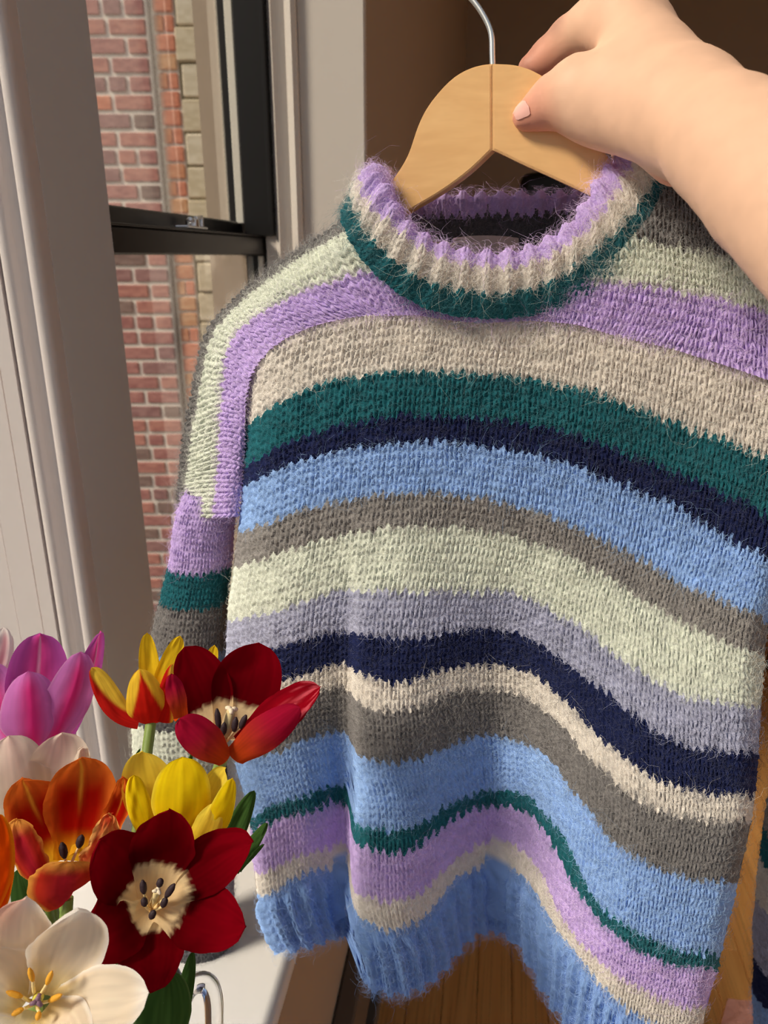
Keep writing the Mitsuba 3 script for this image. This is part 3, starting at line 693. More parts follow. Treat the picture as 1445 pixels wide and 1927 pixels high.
# --- mohair: loose fibres on every knitted surface, one strand bundle for each yarn
def fibres():
    out = {}
    for (V, N, fi, hues, shp, keep, du), n_short, n_long in zip(fuzz_seeds[SW], (42000, 10000, 6000, 1800, 9000), (2800, 900, 600, 200, 900)):
        toward = -((V - CAM) * N).sum(1) / np.linalg.norm(V - CAM, axis=1)
        Nn, tw = N, toward
        rel = V - CAM
        dep = rel @ FWD
        px, py = W / 2 + F * (rel @ RIGHT) / dep, H / 2 + F * (rel @ DOWN) / dep
        ok = (tw > -0.15) & (px > -40) & (px < W + 60) & (py > -40) & (py < H + 60)
        if keep is not None:
            ok &= keep
        ids = np.nonzero(ok)[0]
        hem = ids[ids >= (shp[0] - 9) * shp[1]] if shp[0] > 300 and hues is HUES else None
        for cnt, lo, hi, l0, l1, rad, src in ((n_short, .004, .009, .0012, .0042, 9.5e-5, ids), (n_long, .010, .024, .002, .0080, 6.5e-5, ids), (1600 if hem is not None else 0, .006, .013, .001, .004, 7e-5, hem)):
            if not cnt:
                continue
            pick = rng.choice(src, cnt)
            p, n = V[pick], Nn[pick]
            a = np.cross(n, rng.normal(size=(cnt, 3)))
            if src is hem:
                a = rng.normal(size=(cnt, 3)) * 0.5 - [0, 0, 1.0]
                a -= n * (a * n).sum(1, keepdims=True)
            a /= np.linalg.norm(a, axis=1, keepdims=True) + 1e-9
            b = np.cross(n, a)
            L = rng.uniform(lo, hi, cnt)[:, None]
            lift = rng.uniform(l0, l1, cnt)[:, None]
            curl = rng.normal(size=(cnt, 1)) * 0.55
            pts = []
            for t in ((0.0, 0.34, 0.67, 1.0) if hi < .01 else (0.0, 0.25, 0.5, 0.75, 1.0)):
                ang = curl * t * 2.2
                pts.append(p + (a * np.cos(ang) + b * np.sin(ang)) * L * t + n * (lift * (1 - (1 - min(t, 1.0) * 1.25) ** 2) - 0.0004) + rng.normal(size=(cnt, 3)) * L * 0.05)
            pts = np.stack(pts, 1)
            for k, hname in enumerate(hues):
                m = fi[pick] == k
                out.setdefault(hname, []).append((pts[m], np.full(m.sum(), rad)))
    return out


def strands(pts, rad):
    """each row of points as a thin three-sided hair that tapers to its tip"""
    n, k = pts.shape[:2]
    t = np.gradient(pts, axis=1)
    t /= np.linalg.norm(t, axis=2, keepdims=True) + 1e-12
    a = np.cross(t, np.array([0.36, 0.48, 0.8]))
    a /= np.linalg.norm(a, axis=2, keepdims=True) + 1e-12
    b = np.cross(t, a)
    r = rad[:, None, None] * np.linspace(1, 0.3, k)[None, :, None]
    v = np.stack([pts + r * (math.cos(g) * a + math.sin(g) * b) for g in (0, 2.0944, 4.1888)], 2)      # (n, k, 3, 3)
    i, j = np.meshgrid(np.arange(k - 1), np.arange(3), indexing='ij')
    q = np.stack([i * 3 + j, i * 3 + (j + 1) % 3, (i + 1) * 3 + (j + 1) % 3, (i + 1) * 3 + j], -1).reshape(-1, 4)
    q = (q[None] + (np.arange(n) * k * 3)[:, None, None]).reshape(-1, 4)
    return v.reshape(-1, 3), q


for hname, parts in fibres().items():
    col = np.clip(lin(YARN[hname]) * 1.35 + (0.05 if hname in ('navy', 'teal') else 0.09), 0, 0.9)
    bsdf('fibre_' + hname, {'type': 'diffuse', 'reflectance': {'type': 'rgb', 'value': [float(c) for c in col]}})
    vs_, qs_, n0_ = [], [], 0
    for pts, rad in parts:
        v, q = strands(pts, rad)
        vs_.append(v); qs_.append(q + n0_); n0_ += len(v)
    obj('fuzz', (np.vstack(vs_), np.vstack(qs_)), 'fibre_' + hname, SW, label=f'loose {SAY[hname]} mohair fibres', kind='stuff')

# ------------------------------------------------------------------ the hanger
def wood(p, n, uv):
    q = p.x * 0.9 + p.z * 0.5
    g = mikit.fbm(q * 60, p.z * 260 + 3 * mikit.noise(q * 30, p.z * 20), p.y * 40, 3)
    return mikit.mix(C3((216, 168, 110)), C3((232, 188, 130)), g)
bsdf('hanger_wood', {'type': 'principled', 'base_color': mikit.proc(wood), 'roughness': 0.35, 'specular': 0.45, 'clearcoat': 0.25, 'clearcoat_gloss': 0.8})
hang = thing('wooden_hanger', 'pale varnished wooden hanger with a steel hook inside the sweater neck', 'hanger')
h0 = PH(930, 215, 0.492)
he = RIGHT * 0.955 - FWDH * 0.297; he /= np.linalg.norm(he)          # along the hanger, its right end nearer
hn = np.cross(he, [0, 0, 1.0])                                        # its faces' normal
if hn @ FWDH > 0:
    hn = -hn
def hang_xy(px, py):
    r_ = ray(px, py)
    q_ = CAM + r_ * (((h0 - CAM) @ hn) / (r_ @ hn))[..., None]
    return np.stack([(q_ - h0) @ he, q_[..., 2] - h0[2]], -1)
outl = {'L': [(929, 124), (892, 131), (857, 150), (827, 180), (804, 212), (787, 250), (772, 293), (753, 326), (735, 350), (700, 384), (650, 425), (600, 462), (575, 490), (580, 512), (600, 512), (640, 488), (700, 448), (769, 402), (820, 372), (870, 338), (905, 308), (929, 285)],
        'R': [(929, 124), (957, 125), (982, 129), (1012, 141), (1046, 164), (1078, 197), (1106, 236), (1130, 275), (1157, 312), (1210, 350), (1275, 384), (1330, 415), (1352, 440), (1345, 462), (1320, 462), (1260, 436), (1180, 402), (1114, 371), (1040, 336), (985, 311), (950, 294), (929, 285)]}
for side in ('L', 'R'):
    xy = hang_xy(*np.array(outl[side], float).T)
    body_ = xy[:-1] if True else xy
    seg = CubicSpline(np.arange(len(xy)), xy)(np.linspace(0, len(xy) - 1, 150))
    poly = Polygon(seg).buffer(0)
    poly = poly.buffer(-0.00008)
    th_, bev = 0.0062, 0.0011
    layers = [(-th_, bev), (-th_ + 0.0005, bev * .5), (-th_ + bev, 0.0), (th_ - bev, 0.0), (th_ - 0.0005, bev * .5), (th_, bev)]
    mf = m3.Manifold()
    parts_ = []
    for (za, da), (zb, db) in zip(layers[:-1], layers[1:]):
        ca = np.array(poly.buffer(-da - 1e-6).exterior.coords)[:-1]; cb = np.array(poly.buffer(-db - 1e-6).exterior.coords)[:-1]
        d_ = max(da, db)
        steps_ = 1
        cc = np.array(poly.buffer(-d_ - 1e-6).exterior.coords)[:-1]
        parts_.append(m3.Manifold.extrude(m3.CrossSection([cc], m3.FillRule.EvenOdd), zb - za + 2e-5).translate((0, 0, za - 1e-5)))
    mf = m3.Manifold.batch_boolean(parts_, m3.OpType.Add)
    mm = mf.to_mesh(); vv = np.array(mm.vert_properties[:, :3], float)
    w3 = h0 + vv[:, :1] * he + vv[:, 1:2] * [0, 0, 1.0] + vv[:, 2:] * hn
    obj('arm', trimesh.Trimesh(w3, np.array(mm.tri_verts), process=False), 'hanger_wood', hang, smooth=50)
hk = [(928, 160), (927, 124), (926, 96), (924, 62), (914, 36), (902, 16), (888, -2), (866, -26), (850, -60), (862, -100), (905, -122), (950, -105), (968, -70)]
hp = hang_xy(*np.array(hk, float).T)
obj('hook', tube(h0 + hp[:, :1] * he + hp[:, 1:] * [0, 0, 1.0], 0.0017, 14, n=60), 'hook_wire', hang, smooth=60)

# ------------------------------------------------------------------ the hand
def round_cone(p, a, b, ra, rb):
    ab = b - a
    t = np.clip(((p - a) @ ab) / (ab @ ab), 0, 1)
    return np.linalg.norm(p - a - t[:, None] * ab, axis=1) - (ra + (rb - ra) * t * t * (3 - 2 * t) * 0.5 - (ra - rb) * t * 0.5)


def smin(a, b, k):
    h_ = np.clip(0.5 + 0.5 * (b - a) / k, 0, 1)
    return b * (1 - h_) + a * h_ - k * h_ * (1 - h_)


def surface_net(fn, lo, hi, step):
    n = np.ceil((hi - lo) / step).astype(int) + 1
    ax = [lo[k] + step * np.arange(n[k]) for k in range(3)]
    G = np.stack(np.meshgrid(*ax, indexing='ij'), -1)
    Fv = fn(G.reshape(-1, 3)).reshape(n)
    inside = Fv < 0
    acc, cnt = np.zeros((*(n - 1), 3)), np.zeros(n - 1)
    corners = [(i, j, k) for i in (0, 1) for j in (0, 1) for k in (0, 1)]
    sl = lambda c: tuple(slice(c[d], n[d] - 1 + c[d]) for d in range(3))
    for c in corners:
        for d in range(3):
            if c[d]:
                continue
            e = list(c); e[d] = 1; e = tuple(e)
            fa, fb = Fv[sl(c)], Fv[sl(e)]
            cross = inside[sl(c)] != inside[sl(e)]
            t = np.where(cross, fa / np.where(cross, fa - fb, 1), 0)
            pos = np.stack([np.full(fa.shape, float(c[k])) for k in range(3)], -1)
            pos[..., d] += t
            acc += pos * cross[..., None]; cnt += cross
    act = cnt > 0
    ids = -np.ones(n - 1, int); ids[act] = np.arange(act.sum())
    ii = np.stack(np.nonzero(act), -1)
    V = lo + step * (ii + acc[act] / cnt[act][:, None])
    faces = []
    for d in range(3):
        a, b = [k for k in range(3) if k != d]
        s0, s1 = [slice(None)] * 3, [slice(None)] * 3
        s0[d], s1[d] = slice(0, n[d] - 1), slice(1, n[d])
        i0, i1 = inside[tuple(s0)], inside[tuple(s1)]
        ch_ = i0 != i1
        ch_[tuple(slice(0, 1) if k == a else slice(None) for k in range(3))] = False
        ch_[tuple(slice(0, 1) if k == b else slice(None) for k in range(3))] = False
        for k in (a, b):
            ch_[tuple(slice(-1, None) if m == k else slice(None) for m in range(3))] = False
        w = np.stack(np.nonzero(ch_), -1)
        qd = []
        for oa, ob in ((-1, -1), (0, -1), (0, 0), (-1, 0)):
            z = w.copy(); z[:, a] += oa; z[:, b] += ob
            qd.append(ids[tuple(z.T)])
        qd = np.stack(qd, 1)
        fl = i0[tuple(w.T)] ^ (d == 1)
        qd[~fl] = qd[~fl][:, ::-1]
        faces.append(qd)
    return V, np.vstack(faces)


def limb(*pts):
    """joints: px, py, depth, radius in pixels"""
    return [(P(x_, y_, d_ - 0.031), r_ * (d_ - 0.031) / F) for x_, y_, d_, r_ in pts]
chains = [
    (limb((990, 219, .458, 26), (1013, 208, .455, 34), (1042, 192, .451, 48), (1090, 180, .442, 68), (1160, 180, .428, 80), (1270, 200, .400, 84)), .004),      # thumb
    (limb((1135, 205, .437, 62), (1215, 225, .412, 66), (1290, 250, .392, 68)), .012),                                         # ball of the thumb
    (limb((1000, 128, .492, 25), (1030, 110, .489, 34), (1072, 76, .478, 41), (1115, 48, .463, 47), (1172, 44, .448, 57)), .003),   # index finger
    (limb((1172, 44, .446, 58), (1222, 115, .420, 72), (1298, 203, .395, 82)), .012),                                             # back of the hand
    (limb((1205, 22, .468, 48), (1240, 112, .435, 56), (1310, 212, .40, 64)), .012),
    (limb((1200, 30, .472, 44), (1160, 85, .512, 34), (1110, 150, .503, 26), (1092, 190, .495, 22)), .004),                        # middle finger behind the hanger
    (limb((1220, 80, .478, 42), (1195, 130, .515, 32), (1155, 200, .502, 24), (1135, 238, .492, 21)), .004),                      # ring finger
    (limb((1242, 135, .468, 40), (1225, 190, .505, 28), (1190, 250, .496, 22), (1168, 285, .490, 19)), .004),                     # little finger
    (limb((1276, 308, .412, 40), (1300, 240, .395, 66)), .012),                                                                   # heel of the palm
    (limb((1296, 214, .392, 96), (1370, 268, .362, 114), (1470, 348, .330, 138), (1640, 490, .285, 172), (1850, 660, .25, 200)), .012)]


def hand_sdf(p):
    d = np.full(len(p), 9.0)
    for pts, k in chains:
        c = np.full(len(p), 9.0)
        for (a, ra), (b, rb_) in zip(pts[:-1], pts[1:]):
            ab = b - a
            t = np.clip(((p - a) @ ab) / (ab @ ab), 0, 1)
            c = smin(c, np.linalg.norm(p - a - t[:, None] * ab, axis=1) - (ra + (rb_ - ra) * t), 0.003)
        d = smin(d, c, k)
    return d


allp = np.array([a for c_, _ in chains for a, _ in c_]); allr = np.array([r_ for c_, _ in chains for _, r_ in c_])
hv, hf = surface_net(hand_sdf, (allp - allr[:, None]).min(0) - .006, (allp + allr[:, None]).max(0) + .006, 0.0022)
hm = trimesh.Trimesh(hv, np.vstack([hf[:, [0, 1, 2]], hf[:, [0, 2, 3]]]), process=False)
trimesh.smoothing.filter_taubin(hm, iterations=6)
hv = np.array(hm.vertices)
hn_ = np.array(hm.vertex_normals)
hv += hn_ * (0.0004 * (meshkit.fbm(hv * 160, 3, 4) - 0.5) + 0.00018 * (meshkit.fbm(hv * 700, 2, 6) - 0.5))[:, None]
hm.vertices = hv
if hm.volume < 0:
    hm.invert()
tipd = np.min([np.linalg.norm(hv - P(c[0], c[1], c[2] - 0.031), axis=1) / r_ for c, r_ in (((990, 216, .455), .030), ((1000, 124, .492), .034), ((1060, 80, .485), .026), ((1105, 150, .522), .03), ((1160, 280, .505), .03), ((1272, 325, .405), .014))], axis=0)
red = np.clip(1 - tipd, 0, 1)[:, None] ** 0.8
mot = (meshkit.fbm(hv * 90, 3, 12) - 0.5)[:, None]
skin = lin((224, 182, 154)) * (1 + 0.16 * mot) * (1 - red) + lin((212, 140, 118)) * red * (1 + 0.1 * mot)
bsdf('skin', {'type': 'principled', 'base_color': {'type': 'mesh_attribute', 'name': 'vertex_color'}, 'roughness': 0.48, 'specular': 0.35, 'sheen': 0.25, 'flatness': 0.0})
person = obj('person', hm, 'skin', smooth=True, color=np.clip(skin, 0, 1), label='bare hand and forearm reaching in from the right and pinching the hanger', cat='person')
# thumb nail: a curved plate laid on the thumb's tip
na, nb_ = P(966, 219, .4065), P(997, 206, .4055)
ntan = nb_ - na; nlen = np.linalg.norm(ntan); ntan /= nlen
nup = P(1000, 185, .406) - P(1000, 215, .406); nup -= ntan * (nup @ ntan); nup /= np.linalg.norm(nup)
a_, b_ = np.meshgrid(np.linspace(0, 1, 17), np.linspace(-1, 1, 17))
wn = 0.0050 * np.clip(1 - (2 * a_ - 1) ** 6, 0, 1) ** 0.35
seed = na + a_[..., None] * ntan * nlen + (b_ * wn)[..., None] * nup * 0.9 + nup * 0.0016
def to_skin(q):
    d0 = (CAM - q) / np.linalg.norm(CAM - q, axis=-1, keepdims=True)
    q = q + d0 * 0.02
    for _ in range(60):
        q = q - d0 * np.clip(hand_sdf(q.reshape(-1, 3)).reshape(q.shape[:-1]), -0.002, 0.004)[..., None] * 0.7
    return q + d0 * 0.0006
nl = to_skin(seed)
nl0 = nl.reshape(-1, 3)
d0 = (CAM - nl0) / np.linalg.norm(CAM - nl0, axis=1, keepdims=True)
nq = grid_faces(17, 17)
obj('thumbnail', (np.vstack([nl0, nl0 - d0 * 0.0012]), np.vstack([nq, nq[:, ::-1] + len(nl0)])), bsdf('nail', {'type': 'principled', 'base_color': rgb((232, 178, 166)), 'roughness': 0.22, 'specular': 0.6}), person, smooth=40, label='glossy pink thumbnail')

# ------------------------------------------------------------------ tulips in a glass jug
bsdf('petal', {'type': 'principledthin', 'base_color': {'type': 'mesh_attribute', 'name': 'vertex_color'}, 'roughness': 0.42, 'diff_trans': 0.75, 'spec_trans': 0.0, 'sheen': 0.2}, two=False)
bsdf('leaf', {'type': 'principledthin', 'base_color': {'type': 'mesh_attribute', 'name': 'vertex_color'}, 'roughness': 0.38, 'diff_trans': 0.45, 'spec_trans': 0.0}, two=False)
bsdf('stem_green', {'type': 'principled', 'base_color': rgb((122, 146, 72)), 'roughness': 0.5})
bsdf('anther_dark', {'type': 'principled', 'base_color': rgb((44, 26, 34)), 'roughness': 0.7})
bsdf('anther_gold', {'type': 'principled', 'base_color': rgb((226, 160, 40)), 'roughness': 0.7})
bsdf('filament_pale', {'type': 'principled', 'base_color': rgb((232, 206, 150)), 'roughness': 0.6})
bsdf('filament_dark', {'type': 'principled', 'base_color': rgb((60, 40, 40)), 'roughness': 0.6})
bsdf('pistil_cream', {'type': 'diffuse', 'reflectance': rgb((232, 212, 160))})
bsdf('pistil_tip', {'type': 'diffuse', 'reflectance': rgb((240, 222, 196))})
bsdf('pistil_green', {'type': 'principled', 'base_color': rgb((206, 200, 84)), 'roughness': 0.5})
bsdf('pistil_plum', {'type': 'principled', 'base_color': rgb((126, 92, 112)), 'roughness': 0.6})
JUG = P(196, 1905, .452)                                   # the jug's mouth
JX, JY = float(JUG[0]), float(JUG[1])


def lerp3(a, b, t):
    return np.asarray(a, float) + (np.asarray(b, float) - np.asarray(a, float)) * np.asarray(t)[..., None]


def petal(flower, D, mid, w, cup, hue, tip=4.0, base=0.35, roll=0.0, ruffle=0.0, seed=0, name='petal', mat='petal', ridge=0.0, wmax=0.55, label=None, curl=0.0):
    """mid: the midrib from base to tip as (px, py, cm nearer than D); w: half width in px; cup: half angle of the cross curve,
    positive where the middle bulges towards the viewer; hue(s, t, X) -> linear colours."""
    mid = np.array(mid, float)
    dm = D - mid[:, 2] / 100
    C = smooth_path(P(mid[:, 0], mid[:, 1], dm), 34)
    dmean = D - mid[:, 2].mean() / 100
    t_ = np.gradient(C, axis=0); t_ /= np.linalg.norm(t_, axis=1, keepdims=True)
    tocam = CAM - C; tocam /= np.linalg.norm(tocam, axis=1, keepdims=True)
    n_ = tocam - t_ * (tocam * t_).sum(1, keepdims=True)
    ln = np.linalg.norm(n_, axis=1, keepdims=True)
    n_ = n_ / np.maximum(ln, 1e-6)
    sd = np.cross(t_, n_)
    cr, sr = math.cos(roll), math.sin(roll)
    n2, s2 = n_ * cr + sd * sr, sd * cr - n_ * sr
    s = np.linspace(0, 1, 34)
    tt = np.linspace(-1, 1, 23)
    ww = w * dmean / F * (base + (1 - base) * sstep(0, wmax, s)) * np.maximum(1 - s ** tip, 0) ** 0.5
    ang = cup * tt[None]
    lat_ = np.sin(ang) / cup if abs(cup) > 1e-3 else tt[None] + 0 * ang
    dep_ = (1 - np.cos(ang)) / cup if abs(cup) > 1e-3 else 0 * ang
    X = C[:, None] + s2[:, None] * (ww[:, None] * lat_)[..., None] - n2[:, None] * (ww[:, None] * dep_)[..., None]
    if curl:
        X = X + n2[:, None] * (curl * 0.001 * sstep(0.7, 1, np.abs(tt))[None] * sstep(0.1, .5, s)[:, None])[..., None]
    if ridge:
        X = X + n2[:, None] * (ridge * 0.001 * np.exp(-(tt[None] / 0.09) ** 2) * sstep(0, .2, s)[:, None] * (1 - sstep(.85, 1, s))[:, None])[..., None]
    q3 = np.stack([s[:, None] * 3 + 0 * tt[None] + seed * 5.1, tt[None] * 1.3 + 0 * s[:, None], 0 * ang + 0 * s[:, None] + seed], -1)
    X = X + n2[:, None] * (0.004 * (meshkit.fbm(q3, 2, seed) - 0.5) * sstep(0, .5, s)[:, None])[..., None]
    if ruffle:
        q4 = np.stack([s[:, None] * 7 + 0 * tt[None] + seed, tt[None] * 3 + 0 * s[:, None], 0 * s[:, None] + 0 * tt[None]], -1)
        m_ = sstep(0.5, 1, np.maximum(np.abs(tt)[None], s[:, None] + 0 * tt[None]))
        X = X + (n2[:, None] * (meshkit.fbm(q4, 3, seed + 2) - 0.5)[..., None] + s2[:, None] * (meshkit.fbm(q4, 3, seed + 5) - 0.5)[..., None]) * (ruffle * 0.001 * m_)[..., None]
    S_, T_ = s[:, None] + 0 * tt[None], tt[None] + 0 * s[:, None]
    col = hue(S_, T_, X)
    vein = meshkit.fbm(np.stack([T_ * 16 + seed, S_ * 1.6, 0 * S_], -1), 3, seed + 3) - 0.5
    fine = meshkit.fbm(np.stack([T_ * 40 + seed, S_ * 3, 0 * S_], -1), 2, seed + 4) - 0.5
    col = col * (1 + 0.28 * vein + 0.18 * fine)[..., None]
    obj(name, (X.reshape(-1, 3), grid_faces(23, 34)), mat, flower, smooth=True, color=np.clip(col.reshape(-1, 3), 0, 0.97), label=label)
    return C


def stem(flower, px, py, d, r=0.0034, to=None, via=None):
    a = P(px, py, d)
    k = len(flower) * 2.4 + px * 0.01
    e = np.array([JX + 0.022 * math.cos(k), JY + 0.022 * math.sin(k), JUG[2]]) if to is None else np.asarray(to)
    f_ = np.array([JX + 0.03 * math.cos(k + 2.6), JY + 0.03 * math.sin(k + 2.6), ZS + 0.022])
    m_ = a * 0.5 + e * 0.5 + np.array([0, 0, 0.01]) if via is None else P(*via)
    obj('stem', tube([a, m_, e, f_], [r, r * 1.05, r * 1.1, r * 1.1], 14, n=40), 'stem_green', flower, smooth=60)


def stamens(flower, D, base, tips, dark=True, r=0.0019, fil='filament_pale', zb=-1.2, zt=0.2):
    b = P(base[0], base[1], D - zb / 100)
    for x0_, y0_, x1_, y1_ in tips:            # anther from (x0, y0) to (x1, y1)
        a0, a1 = P(x0_, y0_, D - zt / 100), P(x1_, y1_, D - zt / 100 - 0.002)
        fl = obj('stamen', tube([b, b * 0.45 + a0 * 0.55 + FWD * -0.001, a0], [0.0011, 0.0009, 0.0007], 8, n=14), fil, flower, smooth=60)
        obj('anther', tube([a0, (a0 * .75 + a1 * .25), (a0 + a1) / 2, (a0 * .25 + a1 * .75), a1], [r * .5, r * .95, r, r * .9, r * .35], 12, n=16), 'anther_dark' if dark else 'anther_gold', fl, smooth=60)


def pistil(flower, D, base, top, r, mat, tipmat, zb, zt, lobes=True):
    b, t_ = P(base[0], base[1], D - zb / 100), P(top[0], top[1], D - zt / 100)
    pk_ = obj('pistil', tube([b, b * .6 + t_ * .4, t_], [r * 1.1, r, r * .85], 16, n=14), mat, flower, smooth=60)
    ax = (t_ - b) / np.linalg.norm(t_ - b)
    u_ = np.cross(ax, [0.3, 0.2, 0.9]); u_ /= np.linalg.norm(u_); v_ = np.cross(ax, u_)
    ms = []
    for k in range(3):
        g_ = k * 2.094 + 0.5
        o_ = u_ * math.cos(g_) + v_ * math.sin(g_)
        ms.append(tube([t_ - ax * r * .4, t_ + ax * r * .35 + o_ * r * .6, t_ + ax * r * .1 + o_ * r * 1.15], [r * .5, r * .5, r * .35], 12, n=10))
    obj('stigma', m3.Manifold.batch_boolean([m3.Manifold(m3.Mesh(np.asarray(m.vertices, np.float32), np.asarray(m.faces, np.uint32))) for m in ms], m3.OpType.Add) if False else trimesh.util.concatenate(ms), tipmat, pk_, smooth=60)


def L(c):
    return lin(c)


def band(s, t, a, b, x):
    return lerp3(a, b, x)


# colours of the petals
def red_in(s, t, X):                    # dark red inside with a feathered cream foot
    n = meshkit.fbm(np.stack([t * 9, s * 2, 0 * s], -1), 3, 4) - 0.5
    foot = 1 - sstep(0.31, 0.37, s + 0.16 * n + 0.04 * t * t)
    c = lerp3(L((88, 2, 10)), L((128, 4, 20)), sstep(.3, 1, s))
    return c * (1 - foot)[..., None] + L((238, 212, 166)) * foot[..., None]
def red_out(s, t, X):                   # pinkish red outside, orange at the foot
    c = lerp3(L((196, 70, 26)), L((170, 22, 56)), sstep(.1, .75, s))
    return lerp3(L((150, 18, 40)), c, np.clip(1.1 - np.abs(t) * .25, 0, 1))
def red_streak(s, t, X):
    n = meshkit.fbm(np.stack([t * 6 + 2, s * 4, 0 * s], -1), 3, 9)
    return lerp3(L((150, 10, 28)), L((222, 90, 104)), sstep(.5, .75, n * (0.4 + .8 * s)))
def flame(s, t, X):                     # red flame on yellow
    n = meshkit.fbm(np.stack([t * 5, s * 3, 0 * s], -1), 2, 6) - 0.5
    m = 1 - sstep(-0.10, 0.10, np.abs(t) + 1.05 * s - 1.02 + .14 * n)
    return lerp3(L((244, 202, 62)), L((206, 36, 26)), m)
def flame_in(s, t, X):
    m = 1 - sstep(0.30, 0.55, s + .1 * np.abs(t))
    return lerp3(L((240, 200, 40)), L((222, 84, 24)), m)
def flame_side(s, t, X):
    m = 1 - sstep(-.15, .15, t * .8 + 1.25 * s - .62)
    return lerp3(L((242, 204, 70)), L((196, 34, 28)), m)
def magenta(s, t, X):
    a = np.exp(-(t / .36) ** 2) * (1 - .6 * sstep(.75, 1, s))
    c = lerp3(L((218, 132, 206)), L((240, 62, 146)), a)
    e = sstep(.93, 1, np.abs(t))
    return lerp3(c, L((232, 170, 214)), e * .7)
def magenta_in(s, t, X):
    a = np.exp(-(t / .5) ** 2)
    c = lerp3(L((184, 88, 172)), L((222, 70, 148)), a)
    return lerp3(c, L((238, 176, 206)), np.exp(-(t / .045) ** 2) * .75)
def blush(s, t, X):
    return lerp3(L((240, 226, 208)), L((242, 206, 194)), np.exp(-(t / .5) ** 2) * sstep(.2, .9, s) * .6)
def palepink(s, t, X):
    return lerp3(L((250, 240, 234)), L((240, 160, 172)), np.exp(-((t - .2) / .35) ** 2) * sstep(.1, .5, s) * (1 - sstep(.8, 1, s)) * .8)
def white(s, t, X):
    c = lerp3(L((238, 214, 150)), L((246, 230, 206)), sstep(0, .45, s))
    return lerp3(c, L((252, 246, 238)), sstep(.8, 1, np.maximum(np.abs(t), s)))
def white_pink(s, t, X):
    c = white(s, t, X)
    return lerp3(c, L((244, 180, 160)), sstep(.45, 1, s) * sstep(-.4, 1.0, -t + .2) * .8)
def yellow(s, t, X):
    c = lerp3(L((232, 184, 10)), L((250, 216, 24)), sstep(0, .7, s))
    return lerp3(c, L((250, 232, 90)), sstep(.85, 1, np.abs(t)) * .6)
def yellow_soft(s, t, X):
    return lerp3(L((228, 188, 34)), L((248, 224, 84)), sstep(.1, .9, s) * (0.6 + .4 * np.abs(t)))
def parrot_in(s, t, X):
    e = sstep(.45, 1.0, np.maximum(np.abs(t), sstep(.2, 1, s) * .9))
    c = lerp3(L((176, 22, 10)), L((232, 120, 44)), e)
    c = lerp3(c, L((240, 178, 60)), np.exp(-(t / .06) ** 2) * sstep(.35, .8, s) * .85)
    return lerp3(L((240, 180, 40)), c, sstep(.05, .3, s))
def parrot_out(s, t, X):
    e = sstep(.72, 1.0, np.maximum(np.abs(t), s))
    c = lerp3(L((206, 60, 36)), L((182, 40, 58)), np.exp(-(t / .5) ** 2))
    return lerp3(c, L((244, 178, 84)), e)
def parrot_peach(s, t, X):
    n = meshkit.fbm(np.stack([t * 4, s * 5, 0 * s], -1), 3, 14)
    return lerp3(L((222, 84, 52)), L((246, 186, 110)), sstep(.3, .7, n + .5 * sstep(.5, 1, np.abs(t)) - .1))
def orange(s, t, X):
    return lerp3(L((240, 84, 8)), L((248, 150, 24)), sstep(.55, 1, np.abs(t)))
def leafgreen(s, t, X):
    n = meshkit.fbm(np.stack([t * 14, s * 2, 0 * s], -1), 2, 8)
    c = lerp3(L((44, 74, 34)), L((70, 102, 50)), n)
    return lerp3(c, L((112, 136, 84)), sstep(.9, 1, np.abs(t)) * .6)


G_ = 'tulips in the glass jug'
# A: wide open dark red flower facing the camera
A = thing('tulip', 'large wide open dark red tulip with a cream centre facing the camera, lowest red one', 'tulip', G_)
DA = 0.4
cA = (288, 1692)
for k, (mid, w, cup, kw) in enumerate([
    ([(288, 1692, -1.75), (291, 1668, -1.55), (302, 1610, -1.0), (312, 1560, .1), (318, 1524, .9)], 66, -.5, {}),
    ([(288, 1694, -1.75), (312, 1678, -1.5), (370, 1640, -.9), (428, 1602, -.1), (476, 1584, .5)], 56, -.45, {}),
    ([(286, 1694, -1.75), (314, 1702, -1.45), (360, 1715, -.7), (415, 1735, .4), (462, 1744, .9)], 66, -.5, {}),
    ([(288, 1690, -1.75), (288, 1714, -1.4), (285, 1760, -.4), (284, 1815, .9), (285, 1868, 1.6)], 66, -.5, {}),
    ([(290, 1692, -1.75), (266, 1706, -1.3), (230, 1726, -.3), (190, 1748, .7), (152, 1748, 1.1)], 76, -.55, {}),
    ([(290, 1696, -1.75), (270, 1676, -1.45), (240, 1640, -.7), (212, 1606, 0), (186, 1580, .6)], 68, -.5, {})]):
    petal(A, DA + (0.0015 if k % 2 else 0.0), mid, w, cup, red_in, tip=4.5, base=.45, seed=k + 1, ruffle=2.0, wmax=.6, curl=0.0)
pistil(A, DA, (286, 1712), (296, 1676), .0021, 'pistil_cream', 'pistil_tip', -1.5, .3)
stamens(A, DA, (286, 1712), [(271, 1681, 268, 1657), (299, 1668, 303, 1654), (312, 1688, 328, 1664), (306, 1706, 312, 1690), (273, 1704, 270, 1690), (284, 1728, 290, 1714)])
stem(A, 286, 1712, DA + .020, .0036)
